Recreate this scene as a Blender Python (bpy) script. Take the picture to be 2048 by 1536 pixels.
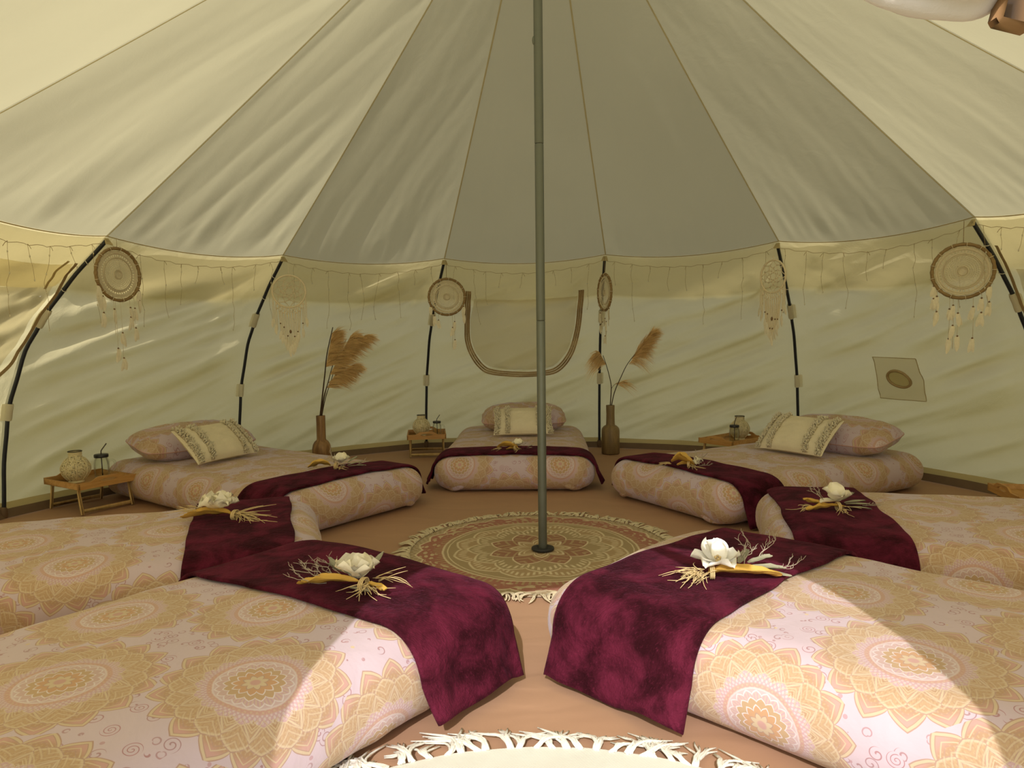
import bpy, math, random
from mathutils import Vector, Matrix, noise

random.seed(7)
for o in list(bpy.data.objects):
    bpy.data.objects.remove(o, do_unlink=True)
scene = bpy.context.scene
COL = scene.collection
PI = math.pi
rnd = random.Random(11)

# ------------------------------------------------------------------ camera, sky, sun, exposure
cam_data = bpy.data.cameras.new('camera')
cam_data.sensor_fit = 'HORIZONTAL'
cam_data.sensor_width = 36.0
cam_data.lens = 1446.0 / 2048.0 * 36.0
cam_data.clip_start = 0.02
cam = bpy.data.objects.new('camera', cam_data)
COL.objects.link(cam)
cam.matrix_world = (Matrix.Translation((-0.119, -3.10, 0.96))
                    @ Matrix.Rotation(PI / 2 - 0.072, 4, 'X') @ Matrix.Rotation(-0.016, 4, 'Z'))
scene.camera = cam

SUN_EL = math.radians(36.0)
SUN_AZ = math.radians(187.5)            # clockwise from +Y: behind the door, a little to the left
to_sun = Vector((math.sin(SUN_AZ) * math.cos(SUN_EL), math.cos(SUN_AZ) * math.cos(SUN_EL), math.sin(SUN_EL)))
world = bpy.data.worlds.new('sky')
scene.world = world
world.use_nodes = True
wt = world.node_tree
wt.nodes.clear()
w_out = wt.nodes.new('ShaderNodeOutputWorld')
w_bg = wt.nodes.new('ShaderNodeBackground')
w_sky = wt.nodes.new('ShaderNodeTexSky')
w_sky.sky_type = 'NISHITA'
w_sky.sun_disc = False
w_sky.sun_elevation = SUN_EL
w_sky.sun_rotation = SUN_AZ
w_sky.altitude = 50
w_sky.dust_density = 1.6
w_bg.inputs['Strength'].default_value = 0.29
w_bw = wt.nodes.new('ShaderNodeRGBToBW')
w_haze = wt.nodes.new('ShaderNodeMix')
w_haze.data_type = 'RGBA'
w_haze.blend_type = 'MULTIPLY'
w_haze.inputs[0].default_value = 1.0
w_haze.inputs[7].default_value = (1.02, 1.0, 0.96, 1)      # milky haze colour
w_mix = wt.nodes.new('ShaderNodeMix')
w_mix.data_type = 'RGBA'
w_mix.inputs[0].default_value = 0.80                        # how hazy the sky is
wt.links.new(w_sky.outputs[0], w_bw.inputs[0])
wt.links.new(w_bw.outputs[0], w_haze.inputs[6])
wt.links.new(w_sky.outputs[0], w_mix.inputs[6])
wt.links.new(w_haze.outputs[2], w_mix.inputs[7])
wt.links.new(w_mix.outputs[2], w_bg.inputs[0])
wt.links.new(w_bg.outputs[0], w_out.inputs[0])

sun_data = bpy.data.lights.new('sun', 'SUN')
sun_data.energy = 4.9
sun_data.angle = 0.009
sun_data.color = (1.0, 0.955, 0.965)
sun = bpy.data.objects.new('sun', sun_data)
COL.objects.link(sun)
sun.location = to_sun * 12
sun.rotation_euler = (-to_sun).to_track_quat('-Z', 'Y').to_euler()

scene.view_settings.view_transform = 'Standard'
scene.view_settings.look = 'None'
scene.view_settings.exposure = -0.30
scene.view_settings.gamma = 1.0
scene.view_settings.use_curve_mapping = False
scene.cycles.use_denoising = True
scene.cycles.max_bounces = 10
scene.cycles.diffuse_bounces = 5
scene.cycles.transparent_max_bounces = 12
scene.cycles.caustics_reflective = False
scene.cycles.caustics_refractive = False

# ------------------------------------------------------------------ mesh helpers
class MB:
    def __init__(self):
        self.v, self.f, self.uv = [], [], {}
    def add(self, verts, faces, uvs=None):
        b = len(self.v)
        self.v.extend([tuple(p) for p in verts])
        self.f.extend([tuple(i + b for i in fc) for fc in faces])
        if uvs:
            for i, q in enumerate(uvs):
                self.uv[b + i] = q
    def grid(self, fn, nu, nv, uvfn=None, closed_u=False):
        vs, uvs, fs = [], [], []
        for j in range(nv + 1):
            for i in range(nu + (0 if closed_u else 1)):
                a, b = i / nu, j / nv
                vs.append(fn(a, b))
                uvs.append(uvfn(a, b) if uvfn else (a, b))
        w = nu if closed_u else nu + 1
        for j in range(nv):
            for i in range(nu):
                i2 = (i + 1) % w if closed_u else i + 1
                fs.append((j * w + i, j * w + i2, (j + 1) * w + i2, (j + 1) * w + i))
        self.add(vs, fs, uvs)
    def tube(self, pts, rad, n=6, cap=True, closed=False):
        pts = [Vector(p) for p in pts]
        m = len(pts)
        if not hasattr(rad, '__len__'):
            rad = [rad] * m
        vs, fs = [], []
        t0 = (pts[1] - pts[0]).normalized()
        up = Vector((0, 0, 1)) if abs(t0.z) < 0.9 else Vector((1, 0, 0))
        nrm = (up - t0 * up.dot(t0)).normalized()
        for i, p in enumerate(pts):
            if closed:
                t = pts[(i + 1) % m] - pts[i - 1]
            else:
                t = pts[min(i + 1, m - 1)] - pts[max(i - 1, 0)]
            if t.length < 1e-9:
                t = t0
            t = t.normalized()
            nrm = nrm - t * nrm.dot(t)
            if nrm.length < 1e-6:
                nrm = t.orthogonal()
            nrm.normalize()
            bn = t.cross(nrm)
            for k in range(n):
                a = 2 * PI * k / n
                vs.append(p + (nrm * math.cos(a) + bn * math.sin(a)) * rad[i])
        for i in range(m if closed else m - 1):
            i2 = (i + 1) % m
            for k in range(n):
                k2 = (k + 1) % n
                fs.append((i * n + k, i * n + k2, i2 * n + k2, i2 * n + k))
        if cap and not closed:
            fs.append(tuple(range(n - 1, -1, -1)))
            fs.append(tuple((m - 1) * n + k for k in range(n)))
        self.add(vs, fs)
    def ribbon(self, pts, wid, side):
        # thin flat strand with a width along its course
        side = Vector(side)
        vs, fs = [], []
        for p, w in zip(pts, wid):
            p = Vector(p)
            vs += [p - side * w, p + side * w]
        for i in range(len(pts) - 1):
            fs.append((2 * i, 2 * i + 1, 2 * i + 3, 2 * i + 2))
        self.add(vs, fs)
    def lathe(self, prof, n=24, cx=0, cy=0, cz=0, caps=True):
        vs, fs, uvs = [], [], []
        for i, (r, z) in enumerate(prof):
            for k in range(n):
                a = 2 * PI * k / n
                vs.append((cx + r * math.cos(a), cy + r * math.sin(a), cz + z))
                uvs.append((k / n, z))
        m = len(prof)
        for i in range(m - 1):
            for k in range(n):
                k2 = (k + 1) % n
                fs.append((i * n + k, i * n + k2, (i + 1) * n + k2, (i + 1) * n + k))
        if caps and prof[0][0] > 1e-5:
            fs.append(tuple(range(n - 1, -1, -1)))
        if caps and prof[-1][0] > 1e-5:
            fs.append(tuple((m - 1) * n + k for k in range(n)))
        self.add(vs, fs, uvs)
    def box(self, c, s, bev=0.0, mat=None):
        # box with chamfered edges
        x, y, z = s[0] / 2, s[1] / 2, s[2] / 2
        b = min(bev, x * .9, y * .9, z * .9)
        vs, fs = [], []
        if b <= 0:
            vs = [(sx * x, sy * y, sz * z) for sz in (-1, 1) for sy in (-1, 1) for sx in (-1, 1)]
            fs = [(0, 2, 3, 1), (4, 5, 7, 6), (0, 1, 5, 4), (2, 6, 7, 3), (0, 4, 6, 2), (1, 3, 7, 5)]
        else:
            idx = {}
            for sx in (-1, 1):
                for sy in (-1, 1):
                    for sz in (-1, 1):
                        for ax in range(3):
                            p = [sx * (x - b), sy * (y - b), sz * (z - b)]
                            p[ax] = (sx * x, sy * y, sz * z)[ax]
                            idx[(sx, sy, sz, ax)] = len(vs)
                            vs.append(tuple(p))
            for ax in range(3):
                o = [i for i in range(3) if i != ax]
                for sg in (-1, 1):
                    q = []
                    for (a1, a2) in ((-1, -1), (1, -1), (1, 1), (-1, 1)):
                        k = [0, 0, 0]
                        k[ax], k[o[0]], k[o[1]] = sg, a1, a2
                        q.append(idx[(k[0], k[1], k[2], ax)])
                    fs.append(tuple(q))
                    # bevel strips
            for ax in range(3):
                o = [i for i in range(3) if i != ax]
                for a1 in (-1, 1):
                    for a2 in (-1, 1):
                        q = []
                        for (sg, w) in ((-1, o[0]), (1, o[0]), (1, o[1]), (-1, o[1])):
                            k = [0, 0, 0]
                            k[ax], k[o[0]], k[o[1]] = sg, a1, a2
                            q.append(idx[(k[0], k[1], k[2], w)])
                        fs.append(tuple(q))
            for sx in (-1, 1):
                for sy in (-1, 1):
                    for sz in (-1, 1):
                        fs.append(tuple(idx[(sx, sy, sz, ax)] for ax in range(3)))
        c = Vector(c)
        vs = [Vector(p) for p in vs]
        if mat is not None:
            vs = [mat @ p for p in vs]
        self.add([p + c for p in vs], fs)
    def sphere(self, c, r, n=10, m=6, sc=(1, 1, 1)):
        prof = [(max(1e-6, r * math.sin(PI * i / m)), -r * math.cos(PI * i / m)) for i in range(m + 1)]
        q = MB()
        q.lathe(prof, n)
        self.add([(c[0] + p[0] * sc[0], c[1] + p[1] * sc[1], c[2] + p[2] * sc[2]) for p in q.v], q.f)
    def build(self, name, mat, parent=None, loc=None, rot=None, smooth=True, recalc=False):
        me = bpy.data.meshes.new(name)
        me.from_pydata(self.v, [], self.f)
        if self.uv:
            lay = me.uv_layers.new(name='UVMap')
            data = [0.0] * (2 * len(me.loops))
            for i, lp in enumerate(me.loops):
                q = self.uv.get(lp.vertex_index, (0, 0))
                data[2 * i], data[2 * i + 1] = q
            lay.data.foreach_set('uv', data)
        if smooth:
            me.polygons.foreach_set('use_smooth', [True] * len(me.polygons))
        if mat is not None:
            me.materials.append(mat)
        me.update()
        o = bpy.data.objects.new(name, me)
        COL.objects.link(o)
        if parent is not None:
            o.parent = parent
        if loc is not None:
            o.location = loc
        if rot is not None:
            o.rotation_euler = rot
        return o

def thing(name, label, cat, loc=(0, 0, 0), rot=(0, 0, 0), group=None):
    o = bpy.data.objects.new(name, None)
    o.empty_display_size = 0.05
    COL.objects.link(o)
    o.location = loc
    o.rotation_euler = rot
    return tag(o, label, cat, group)

def tag(o, label, cat, group=None):
    o['label'] = label
    o['category'] = cat
    if group:
        o['group'] = group
    return o

def structure(name, label=None):
    o = bpy.data.objects.new(name, None)
    COL.objects.link(o)
    o['kind'] = 'structure'
    if label:
        o['label'] = label
    return o

def kids(o):
    return [c for c in bpy.data.objects if c.parent == o]

def copy_tree(o, parent=None):
    c = o.copy()
    COL.objects.link(c)
    c.parent = parent
    for ch in kids(o):
        copy_tree(ch, c)
    return c

def nz(x, y, z=0.0):
    return noise.noise(Vector((x, y, z)))

def lerp(a, b, t):
    return a + (b - a) * t

def sstep(a, b, x):
    t = min(1.0, max(0.0, (x - a) / (b - a)))
    return t * t * (3 - 2 * t)

def interp(x, xs, ys):
    if x <= xs[0]:
        return ys[0]
    for i in range(len(xs) - 1):
        if x <= xs[i + 1]:
            return lerp(ys[i], ys[i + 1], (x - xs[i]) / (xs[i + 1] - xs[i]))
    return ys[-1]

def smooth_path(pts, k=6):
    # Catmull-Rom through the points
    P = [Vector(p) for p in pts]
    out = []
    for i in range(len(P) - 1):
        p0, p1, p2, p3 = P[max(i - 1, 0)], P[i], P[i + 1], P[min(i + 2, len(P) - 1)]
        for j in range(k):
            t = j / k
            out.append(0.5 * ((2 * p1) + (p2 - p0) * t + (2 * p0 - 5 * p1 + 4 * p2 - p3) * t * t
                              + (3 * p1 - p0 - 3 * p2 + p3) * t ** 3))
    out.append(P[-1])
    return out
# ------------------------------------------------------------------ shader helpers
class NT:
    def __init__(self, name):
        self.m = bpy.data.materials.new(name)
        self.m.use_nodes = True
        self.t = self.m.node_tree
        self.t.nodes.clear()
        self.out = self.n('ShaderNodeOutputMaterial')
    def n(self, typ, **kw):
        nd = self.t.nodes.new(typ)
        for k, v in kw.items():
            setattr(nd, k, v)
        return nd
    def put(self, sock, val):
        if isinstance(val, X):
            self.t.links.new(val.s, sock)
        elif hasattr(val, 'is_output'):
            self.t.links.new(val, sock)
        elif isinstance(val, (tuple, list)) and len(val) == 3 and sock.type == 'RGBA':
            sock.default_value = (*val, 1)
        else:
            sock.default_value = val
    def math(self, op, a, b=None, c=None):
        nd = self.n('ShaderNodeMath', operation=op)
        for i, q in enumerate((a, b, c)):
            if q is not None:
                self.put(nd.inputs[i], q)
        return X(self, nd.outputs[0])
    def mix(self, fac, a, b, blend='MIX'):
        nd = self.n('ShaderNodeMix', data_type='RGBA', blend_type=blend)
        self.put(nd.inputs[0], fac)
        self.put(nd.inputs[6], a)
        self.put(nd.inputs[7], b)
        return nd.outputs[2]
    def noise(self, vec, scale, detail=3, rough=.5, dist=0.0, dim='3D'):
        nd = self.n('ShaderNodeTexNoise', noise_dimensions=dim)
        if vec is not None:
            self.put(nd.inputs['Vector'], vec)
        nd.inputs['Scale'].default_value = scale
        nd.inputs['Detail'].default_value = detail
        nd.inputs['Roughness'].default_value = rough
        nd.inputs['Distortion'].default_value = dist
        return X(self, nd.outputs[0])
    def voronoi(self, vec, scale, feature='F1', rand=1.0):
        nd = self.n('ShaderNodeTexVoronoi', feature=feature)
        if vec is not None:
            self.put(nd.inputs['Vector'], vec)
        nd.inputs['Scale'].default_value = scale
        nd.inputs['Randomness'].default_value = rand
        return nd
    def coord(self, which='Object'):
        return self.n('ShaderNodeTexCoord').outputs[which]
    def sep(self, v):
        nd = self.n('ShaderNodeSeparateXYZ')
        self.put(nd.inputs[0], v)
        return [X(self, nd.outputs[i]) for i in range(3)]
    def comb(self, x, y, z=0.0):
        nd = self.n('ShaderNodeCombineXYZ')
        for i, q in enumerate((x, y, z)):
            self.put(nd.inputs[i], q)
        return nd.outputs[0]
    def smooth(self, x, a, b):
        nd = self.n('ShaderNodeMapRange', interpolation_type='SMOOTHSTEP')
        self.put(nd.inputs[0], x)
        nd.inputs[1].default_value = a
        nd.inputs[2].default_value = b
        return X(self, nd.outputs[0])
    def ramp(self, fac, stops):
        nd = self.n('ShaderNodeValToRGB')
        el = nd.color_ramp.elements
        while len(el) < len(stops):
            el.new(0.5)
        for e, (p, c) in zip(el, stops):
            e.position = p
            e.color = (*c, 1)
        self.put(nd.inputs[0], fac)
        return nd.outputs[0]
    def bump(self, h, strength=.3, dist=.01, normal=None):
        nd = self.n('ShaderNodeBump')
        nd.inputs['Strength'].default_value = strength
        nd.inputs['Distance'].default_value = dist
        self.put(nd.inputs['Height'], h)
        if normal is not None:
            self.put(nd.inputs['Normal'], normal)
        return nd.outputs[0]
    def bsdf(self, color, rough=.8, normal=None, **kw):
        nd = self.n('ShaderNodeBsdfPrincipled')
        self.put(nd.inputs['Base Color'], color)
        self.put(nd.inputs['Roughness'], rough)
        if normal is not None:
            self.put(nd.inputs['Normal'], normal)
        for k, v in kw.items():
            self.put(nd.inputs[k.replace('_', ' ')], v)
        return nd.outputs[0]
    def surf(self, sh):
        self.t.links.new(sh, self.out.inputs[0])
        return self.m

class X:
    def __init__(self, nt, s):
        self.nt, self.s = nt, s
    def __add__(self, o): return self.nt.math('ADD', self, o)
    __radd__ = __add__
    def __sub__(self, o): return self.nt.math('SUBTRACT', self, o)
    def __rsub__(self, o): return self.nt.math('SUBTRACT', o, self)
    def __mul__(self, o): return self.nt.math('MULTIPLY', self, o)
    __rmul__ = __mul__
    def __truediv__(self, o): return self.nt.math('DIVIDE', self, o)
    def __pow__(self, o): return self.nt.math('POWER', self, o)
    def abs(self): return self.nt.math('ABSOLUTE', self)
    def frac(self): return self.nt.math('FRACT', self)
    def floor(self): return self.nt.math('FLOOR', self)
    def sin(self): return self.nt.math('SINE', self)
    def cos(self): return self.nt.math('COSINE', self)
    def sqrt(self): return self.nt.math('SQRT', self)
    def lt(self, o): return self.nt.math('LESS_THAN', self, o)
    def gt(self, o): return self.nt.math('GREATER_THAN', self, o)
    def min(self, o): return self.nt.math('MINIMUM', self, o)
    def max(self, o): return self.nt.math('MAXIMUM', self, o)
    def atan2(self, o): return self.nt.math('ARCTAN2', self, o)
    def inside(self, e, w=.012): # soft 1 where self < e
        d = e - self if isinstance(e, X) else self.nt.math('SUBTRACT', e, self)
        return self.nt.smooth(d, -w, w)
    def line(self, e, w=.014): # soft line at self == e
        d = (self - e).abs()
        return self.nt.smooth(d, w, w * .3)

def simple(name, col, rough=.7, var=.12, scale=30, bump=.15, bdist=.004, **kw):
    t = NT(name)
    co = t.coord('Object')
    n = t.noise(co, scale, 4)
    c = t.mix(n, tuple(x * (1 - var) for x in col), tuple(min(1, x * (1 + var)) for x in col))
    return t.surf(t.bsdf(c, rough, t.bump(t.noise(co, scale * 4, 3), bump, bdist), **kw))

def petal(t, th, n, shift=0.0, p=1.0):
    ph = th * (n / (2 * PI)) + (100.0 + shift)
    c = 1.0 - (ph.frac() * 2.0 - 1.0).abs()
    return c if p == 1.0 else c ** p

# --- cotton canvas that lets daylight through
def canvas(name, refl, trans, fac=.5, wr=.25, grime=.06):
    t = NT(name)
    co = t.coord('Object')
    weave = t.noise(co, 260, 2)
    crease = t.noise(co, 9, 5, .6, .6)
    blot = t.noise(co, 1.3, 3)
    nrm = t.bump(crease, wr, .02, t.bump(weave, .10, .002))
    shade = t.smooth(blot, .30, .75)
    d = t.n('ShaderNodeBsdfDiffuse')
    t.put(d.inputs[0], t.mix(shade, tuple(c * (1 - grime) for c in refl), refl))
    t.put(d.inputs['Normal'], nrm)
    tr = t.n('ShaderNodeBsdfTranslucent')
    t.put(tr.inputs[0], t.mix(shade, tuple(c * (1 - grime) for c in trans), trans))
    t.put(tr.inputs['Normal'], nrm)
    mx = t.n('ShaderNodeMixShader')
    mx.inputs[0].default_value = fac
    t.t.links.new(d.outputs[0], mx.inputs[1])
    t.t.links.new(tr.outputs[0], mx.inputs[2])
    return t.surf(mx.outputs[0])

M = {}
M['roof_canvas'] = canvas('roof_canvas', (.38, .335, .215), (.68, .615, .36), .50, .10)
M['wall_canvas'] = canvas('wall_canvas', (.38, .34, .20), (.90, .79, .43), .60, .30)
M['valance_canvas'] = canvas('valance_canvas', (.50, .44, .32), (.98, .91, .70), .82, .2)
M['flap_canvas'] = canvas('flap_canvas', (.50, .46, .38), (.96, .91, .78), .76, .15)
M['seam'] = canvas('seam_tape', (.52, .46, .30), (.78, .68, .42), .5, .05)
M['hem'] = canvas('hem_tape', (.52, .44, .26), (.76, .64, .36), .5, .1)
M['sleeve'] = canvas('sleeve_canvas', (.84, .80, .64), (.9, .86, .68), .4, .1)
M['zip'] = simple('zip_tape', (.33, .24, .115), .8, .2, 60, .2)
M['navy_pole'] = simple('navy_painted_steel', (.008, .012, .022), .38, .2, 20, .05)
M['white_cord'] = simple('white_cord', (.62, .60, .52), .8, .1, 90)
M['wire'] = simple('brown_wire', (.36, .27, .13), .6, .1, 40)
M['bulb'] = simple('clear_bulb', (.6, .56, .42), .2, .05, 40)
M['black_rubber'] = simple('black_rubber', (.012, .012, .012), .6, .1, 40)
M['grass'] = simple('mown_grass', (.17, .165, .075), .9, .35, 6, .4, .03)

def galv():
    t = NT('grey_green_steel')
    co = t.coord('Object')
    n = t.noise(co, 14, 5, .6)
    s = t.noise(t.comb(*[q * k for q, k in zip(t.sep(co), (60.0, 60.0, 3.0))]), 1.0, 3)
    c = t.mix(n, (.115, .13, .11), (.185, .195, .16))
    c = t.mix(t.smooth(s, .62, .8), c, (.11, .11, .09))
    return t.surf(t.bsdf(c, t.smooth(n, .2, .9) * .25 + .42, t.bump(n, .05, .004), Metallic=.55))
M['galv'] = galv()

def groundsheet():
    t = NT('brown_groundsheet')
    co = t.coord('Object')
    n = t.noise(co, 2.2, 4)
    f = t.noise(co, 180, 2)
    c = t.mix(n, (.36, .21, .125), (.425, .25, .15))
    w = t.noise(t.comb(*[q * k for q, k in zip(t.sep(co), (1.0, 2.2, 1.0))]), 2.6, 2, .4, .8)
    return t.surf(t.bsdf(c, .66, t.bump(w, .30, .03, t.bump(f, .08, .002))))
M['groundsheet'] = groundsheet()
M['dark_edge'] = simple('dark_groundsheet_edge', (.13, .08, .045), .7, .2, 20)

# --- mandala duvet print, drawn from the cloth's own UVs in metres
def mandala_print(name, puff=.3, base=(.665, .55, .575)):
    t = NT(name)
    u, v, _ = t.sep(t.coord('UV'))
    U, V, R = .60, .50, .206
    wob = t.noise(t.comb(u, v), 18, 2)
    pu, pv = u / U, v / V
    ax, ay = (pu.frac() - .5) * U, (pv.frac() - .5) * V
    bx, by = ((pu + .5).frac() - .5) * U, ((pv + .5).frac() - .5) * V
    da, db = ax * ax + ay * ay, bx * bx + by * by
    k = db.lt(da)
    dx, dy = ax + (bx - ax) * k, ay + (by - ay) * k
    r = (dx * dx + dy * dy).sqrt() / R + (wob - .5) * .03
    th = dy.atan2(dx)
    # cloth between the mandalas: scrolls and small stars
    vec = t.comb(u, v)
    vo = t.voronoi(vec, 23, 'F1', .9)
    d1 = X(t, vo.outputs['Distance'])
    vx, vy, vz = t.sep(vo.outputs['Color'])
    px, py, _ = t.sep(vo.outputs['Position'])
    lx, ly = u * 1.0 - px, v * 1.0 - py
    ang = (v - py).atan2(u - px)
    spir = ((d1 * 6.0 + ang * (1 / (2 * PI)) + vx * 3.0).frac() - .5).abs()
    curl = t.smooth(spir, .17, .07) * d1.lt(.42) * t.smooth(vy, .12, .16)
    voc = t.voronoi(vec, 26, 'F1', .9)
    dc = X(t, voc.outputs['Distance'])
    wx, wy, wz = t.sep(voc.outputs['Color'])
    qx, qy, _ = t.sep(voc.outputs['Position'])
    ang2 = (v - qy).atan2(u - qx)
    tear = (dc - ((ang2 + wx * 6.28).cos() * .14 + .20)).abs()     # small paisley drops in outline
    curl = curl.max(t.smooth(tear, .05, .025) * wy.gt(.45) * .8)
    sc = t.mix(vz, (.44, .20, .20), (.42, .24, .24))
    c = t.mix(curl * .85, base, sc)
    vo2 = t.voronoi(vec, 34, 'F1', .8)
    e1 = X(t, vo2.outputs['Distance'])
    q1, q2, q3 = t.sep(vo2.outputs['Color'])
    dots = e1.lt(.17) * q1.gt(.72)
    c = t.mix(dots * .7, c, t.mix(q2.gt(.6), (.52, .30, .30), (.74, .60, .26)))
    line = (.50, .33, .24)
    gold, tan, pale = (.57, .40, .215), (.52, .34, .185), (.68, .55, .345)
    pink, mauve, white, orange = (.63, .385, .31), (.62, .42, .42), (.78, .70, .66), (.62, .375, .19)
    P = lambda n, s=0.0, p=1.0: petal(t, th, n, s, p)
    n = 16
    # outer ring: broad pointed petals in double outline
    e = P(n, 0, .72) * .17 + .83
    c = t.mix(r.inside(e), c, pale)
    c = t.mix(r.line(e, .011), c, line)
    e = P(n, 0, .85) * .165 + .795
    c = t.mix(r.inside(e), c, t.mix(t.smooth(r, .80, .92), tan, pink))
    c = t.mix(r.line(e, .008), c, line)
    e = P(n, 0, 1.0) * .12 + .775
    c = t.mix(r.line(e, .010), c, pale)
    e = P(n, 0, 1.3) * .085 + .765
    c = t.mix(r.line(e, .006), c, line)
    # scalloped row between
    e = P(n, .5, .6) * .09 + .735
    c = t.mix(r.inside(e), c, pale)
    c = t.mix(r.line(e, .009), c, line)
    e = P(n, .5, .6) * .09 + .705
    c = t.mix(r.inside(e), c, gold)
    speck = ((r * 62.0).sin() * (th * 96.0).sin()).gt(.30)
    c = t.mix(r.inside(e) * speck * .75, c, tan)
    # tall flame petals
    e = P(n, 0, 1.15) * .185 + .545
    c = t.mix(r.inside(e), c, pale)
    c = t.mix(r.line(e, .009), c, line)
    e = P(n, 0, 1.25) * .165 + .515
    c = t.mix(r.inside(e), c, gold)
    c = t.mix(r.line(e, .008), c, line)
    e = P(n, 0, 1.4) * .10 + .50
    c = t.mix(r.inside(e), c, tan)
    c = t.mix(r.line(e, .008), c, pale)
    e = P(n, .5, .6) * .075 + .505
    c = t.mix(r.inside(e), c, mauve)
    c = t.mix(r.line(e, .009), c, pale)
    lace = ((r * 92.0).sin() * (th * 64.0).sin()).gt(.1)
    c = t.mix(r.inside(.55, .015) * lace * .55, c, white)
    c = t.mix(r.inside(.455), c, pink)
    lace2 = ((r * 120.0).sin() * (th * 48.0).cos()).gt(.25)
    c = t.mix(r.inside(.45) * lace2 * .5, c, pale)
    c = t.mix(r.inside(.405), c, white)
    c = t.mix(r.inside(.392), c, (.66, .50, .47))
    e = P(20, 0, .6) * .05 + .330
    c = t.mix(r.line(e, .013), c, white)
    c = t.mix(r.inside(e - .013), c, t.mix(((th * 60.0).sin()).gt(.2), (.66, .50, .40), mauve))
    e = P(16, .5, .7) * .05 + .255
    c = t.mix(r.inside(e), c, gold)
    c = t.mix(r.line(e, .011), c, white)
    e = P(12, 0, .7) * .06 + .165
    c = t.mix(r.inside(e), c, orange)
    c = t.mix(r.line(e, .012), c, white)
    e = P(8, 0, .7) * .055 + .085
    c = t.mix(r.inside(e), c, pale)
    c = t.mix(r.line(e, .010), c, line)
    c = t.mix(r.inside(.055), c, pink)
    # nested zigzag outlines through the gold rings, then fine stitching
    zone = r.inside(.80) * (1.0 - r.inside(.50))
    zz = (((r - P(n, 0, .9) * .13) * 13.0).frac() - .5).abs()
    c = t.mix(t.smooth(zz, .16, .09) * zone * .62, c, pale)
    c = t.mix(t.smooth((zz - .20).abs(), .05, .02) * zone * .55, c, line)
    knit = ((r * 88.0).sin() * (th * 112.0).sin()).gt(.5) * r.inside(.84) * (1.0 - r.inside(.42))
    c = t.mix(knit * .30, c, pale)
    c = t.mix(1.0, c, (.775, .75, .82), 'MULTIPLY')
    fine = t.noise(vec, 420, 2)
    soft = t.noise(vec, 7, 4, .55, .5)
    nrm = t.bump(soft, puff, .02, t.bump(fine, .1, .001))
    return t.surf(t.bsdf(c, .85, nrm, Sheen_Weight=.15, Sheen_Roughness=.5))
M['duvet'] = mandala_print('mandala_print_cotton', .28)
M['pillowcase'] = mandala_print('mandala_print_pillowcase', .2)

def velvet():
    t = NT('burgundy_velvet')
    co = t.coord('Object')
    big = t.noise(co, 9, 5, .62, .35)
    pile = t.noise(t.comb(*[q * k for q, k in zip(t.sep(co), (90.0, 260.0, 150.0))]), 1.0, 2)
    nap = t.smooth(big, .34, .68)
    c = t.mix(nap, (.020, .0016, .0042), (.096, .0095, .026))
    c = t.mix(t.smooth(pile, .55, .8) * .28, c, (.17, .020, .052))
    nrm = t.bump(pile, .5, .006, t.bump(big, .6, .03))
    return t.surf(t.bsdf(c, .9, nrm, Sheen_Weight=.10, Sheen_Roughness=.35, Sheen_Tint=(.62, .15, .30), Specular_IOR_Level=.1))
M['velvet'] = velvet()

def rug_mat():
    t = NT('mandala_rug_weave')
    x, y, _ = t.sep(t.coord('Object'))
    wob = t.noise(t.comb(x, y), 22, 2)
    r = (x * x + y * y).sqrt() / .575 + (wob - .5) * .012
    th = y.atan2(x)
    red, brown, olive, cream = (.32, .125, .09), (.37, .255, .135), (.33, .245, .13), (.60, .50, .33)
    # outer red border with cream paisleys
    vo = t.voronoi(t.comb(th * 6.0, r * 13.0), 1.6, 'F1', .8)
    d1 = X(t, vo.outputs['Distance'])
    c = t.mix(((d1 * 9.0).sin()).gt(.15), red, t.mix(wob, cream, brown))
    P = lambda n, s=0.0, p=1.0: petal(t, th, n, s, p)
    e = P(24, 0, .7) * .05 + .90
    edge = r.gt(.0) * (1.0 - r.inside(e))
    fl = ((r * 120.0).sin() * (th * 90.0).sin()).gt(.05)
    c = t.mix(edge, c, t.mix(fl, (.42, .33, .22), olive))
    c = t.mix(r.line(e, .012), c, cream)
    e = P(18, .5, .8) * .05 + .775
    c = t.mix(r.inside(e), c, t.mix(((th * 110.0).sin()).gt(.3), red, brown))
    c = t.mix(r.line(.745, .014), c, cream)
    c = t.mix(r.inside(.735), c, olive)
    c = t.mix(r.line(.71, .007), c, cream)
    e = P(12, 0, .6) * .07 + .60
    c = t.mix(r.inside(e), c, brown)
    c = t.mix(r.line(e, .014), c, cream)
    comb = ((th * 96.0).sin()).gt(.1) * r.inside(e - .03) * (1.0 - r.inside(e - .085))
    c = t.mix(comb, c, cream)
    e = P(12, .5, .6) * .09 + .47
    c = t.mix(r.inside(e), c, olive)
    c = t.mix(r.line(e, .014), c, cream)
    comb = ((th * 72.0).sin()).gt(.1) * r.inside(e - .03) * (1.0 - r.inside(e - .09))
    c = t.mix(comb, c, cream)
    e = P(8, 0, .7) * .12 + .29
    c = t.mix(r.inside(e), c, (.27, .125, .075))
    c = t.mix(r.line(e, .012), c, cream)
    vein = ((r * 70.0 + (P(8, 0) * 9.0)).sin()).gt(.55) * r.inside(e - .02)
    c = t.mix(vein, c, brown)
    e = P(8, .5, .6) * .11 + .12
    c = t.mix(r.inside(e), c, brown)
    c = t.mix(r.line(e, .018), c, cream)
    c = t.mix(r.line(e - .05, .01), c, cream)
    c = t.mix(t.smooth(t.noise(t.coord('Object'), 60, 3), .35, .7) * .25, c, (.30, .23, .13))
    wv = t.noise(t.coord('Object'), 300, 2)
    return t.surf(t.bsdf(c, .95, t.bump(wv, .35, .003)))
M['rug'] = rug_mat()

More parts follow.
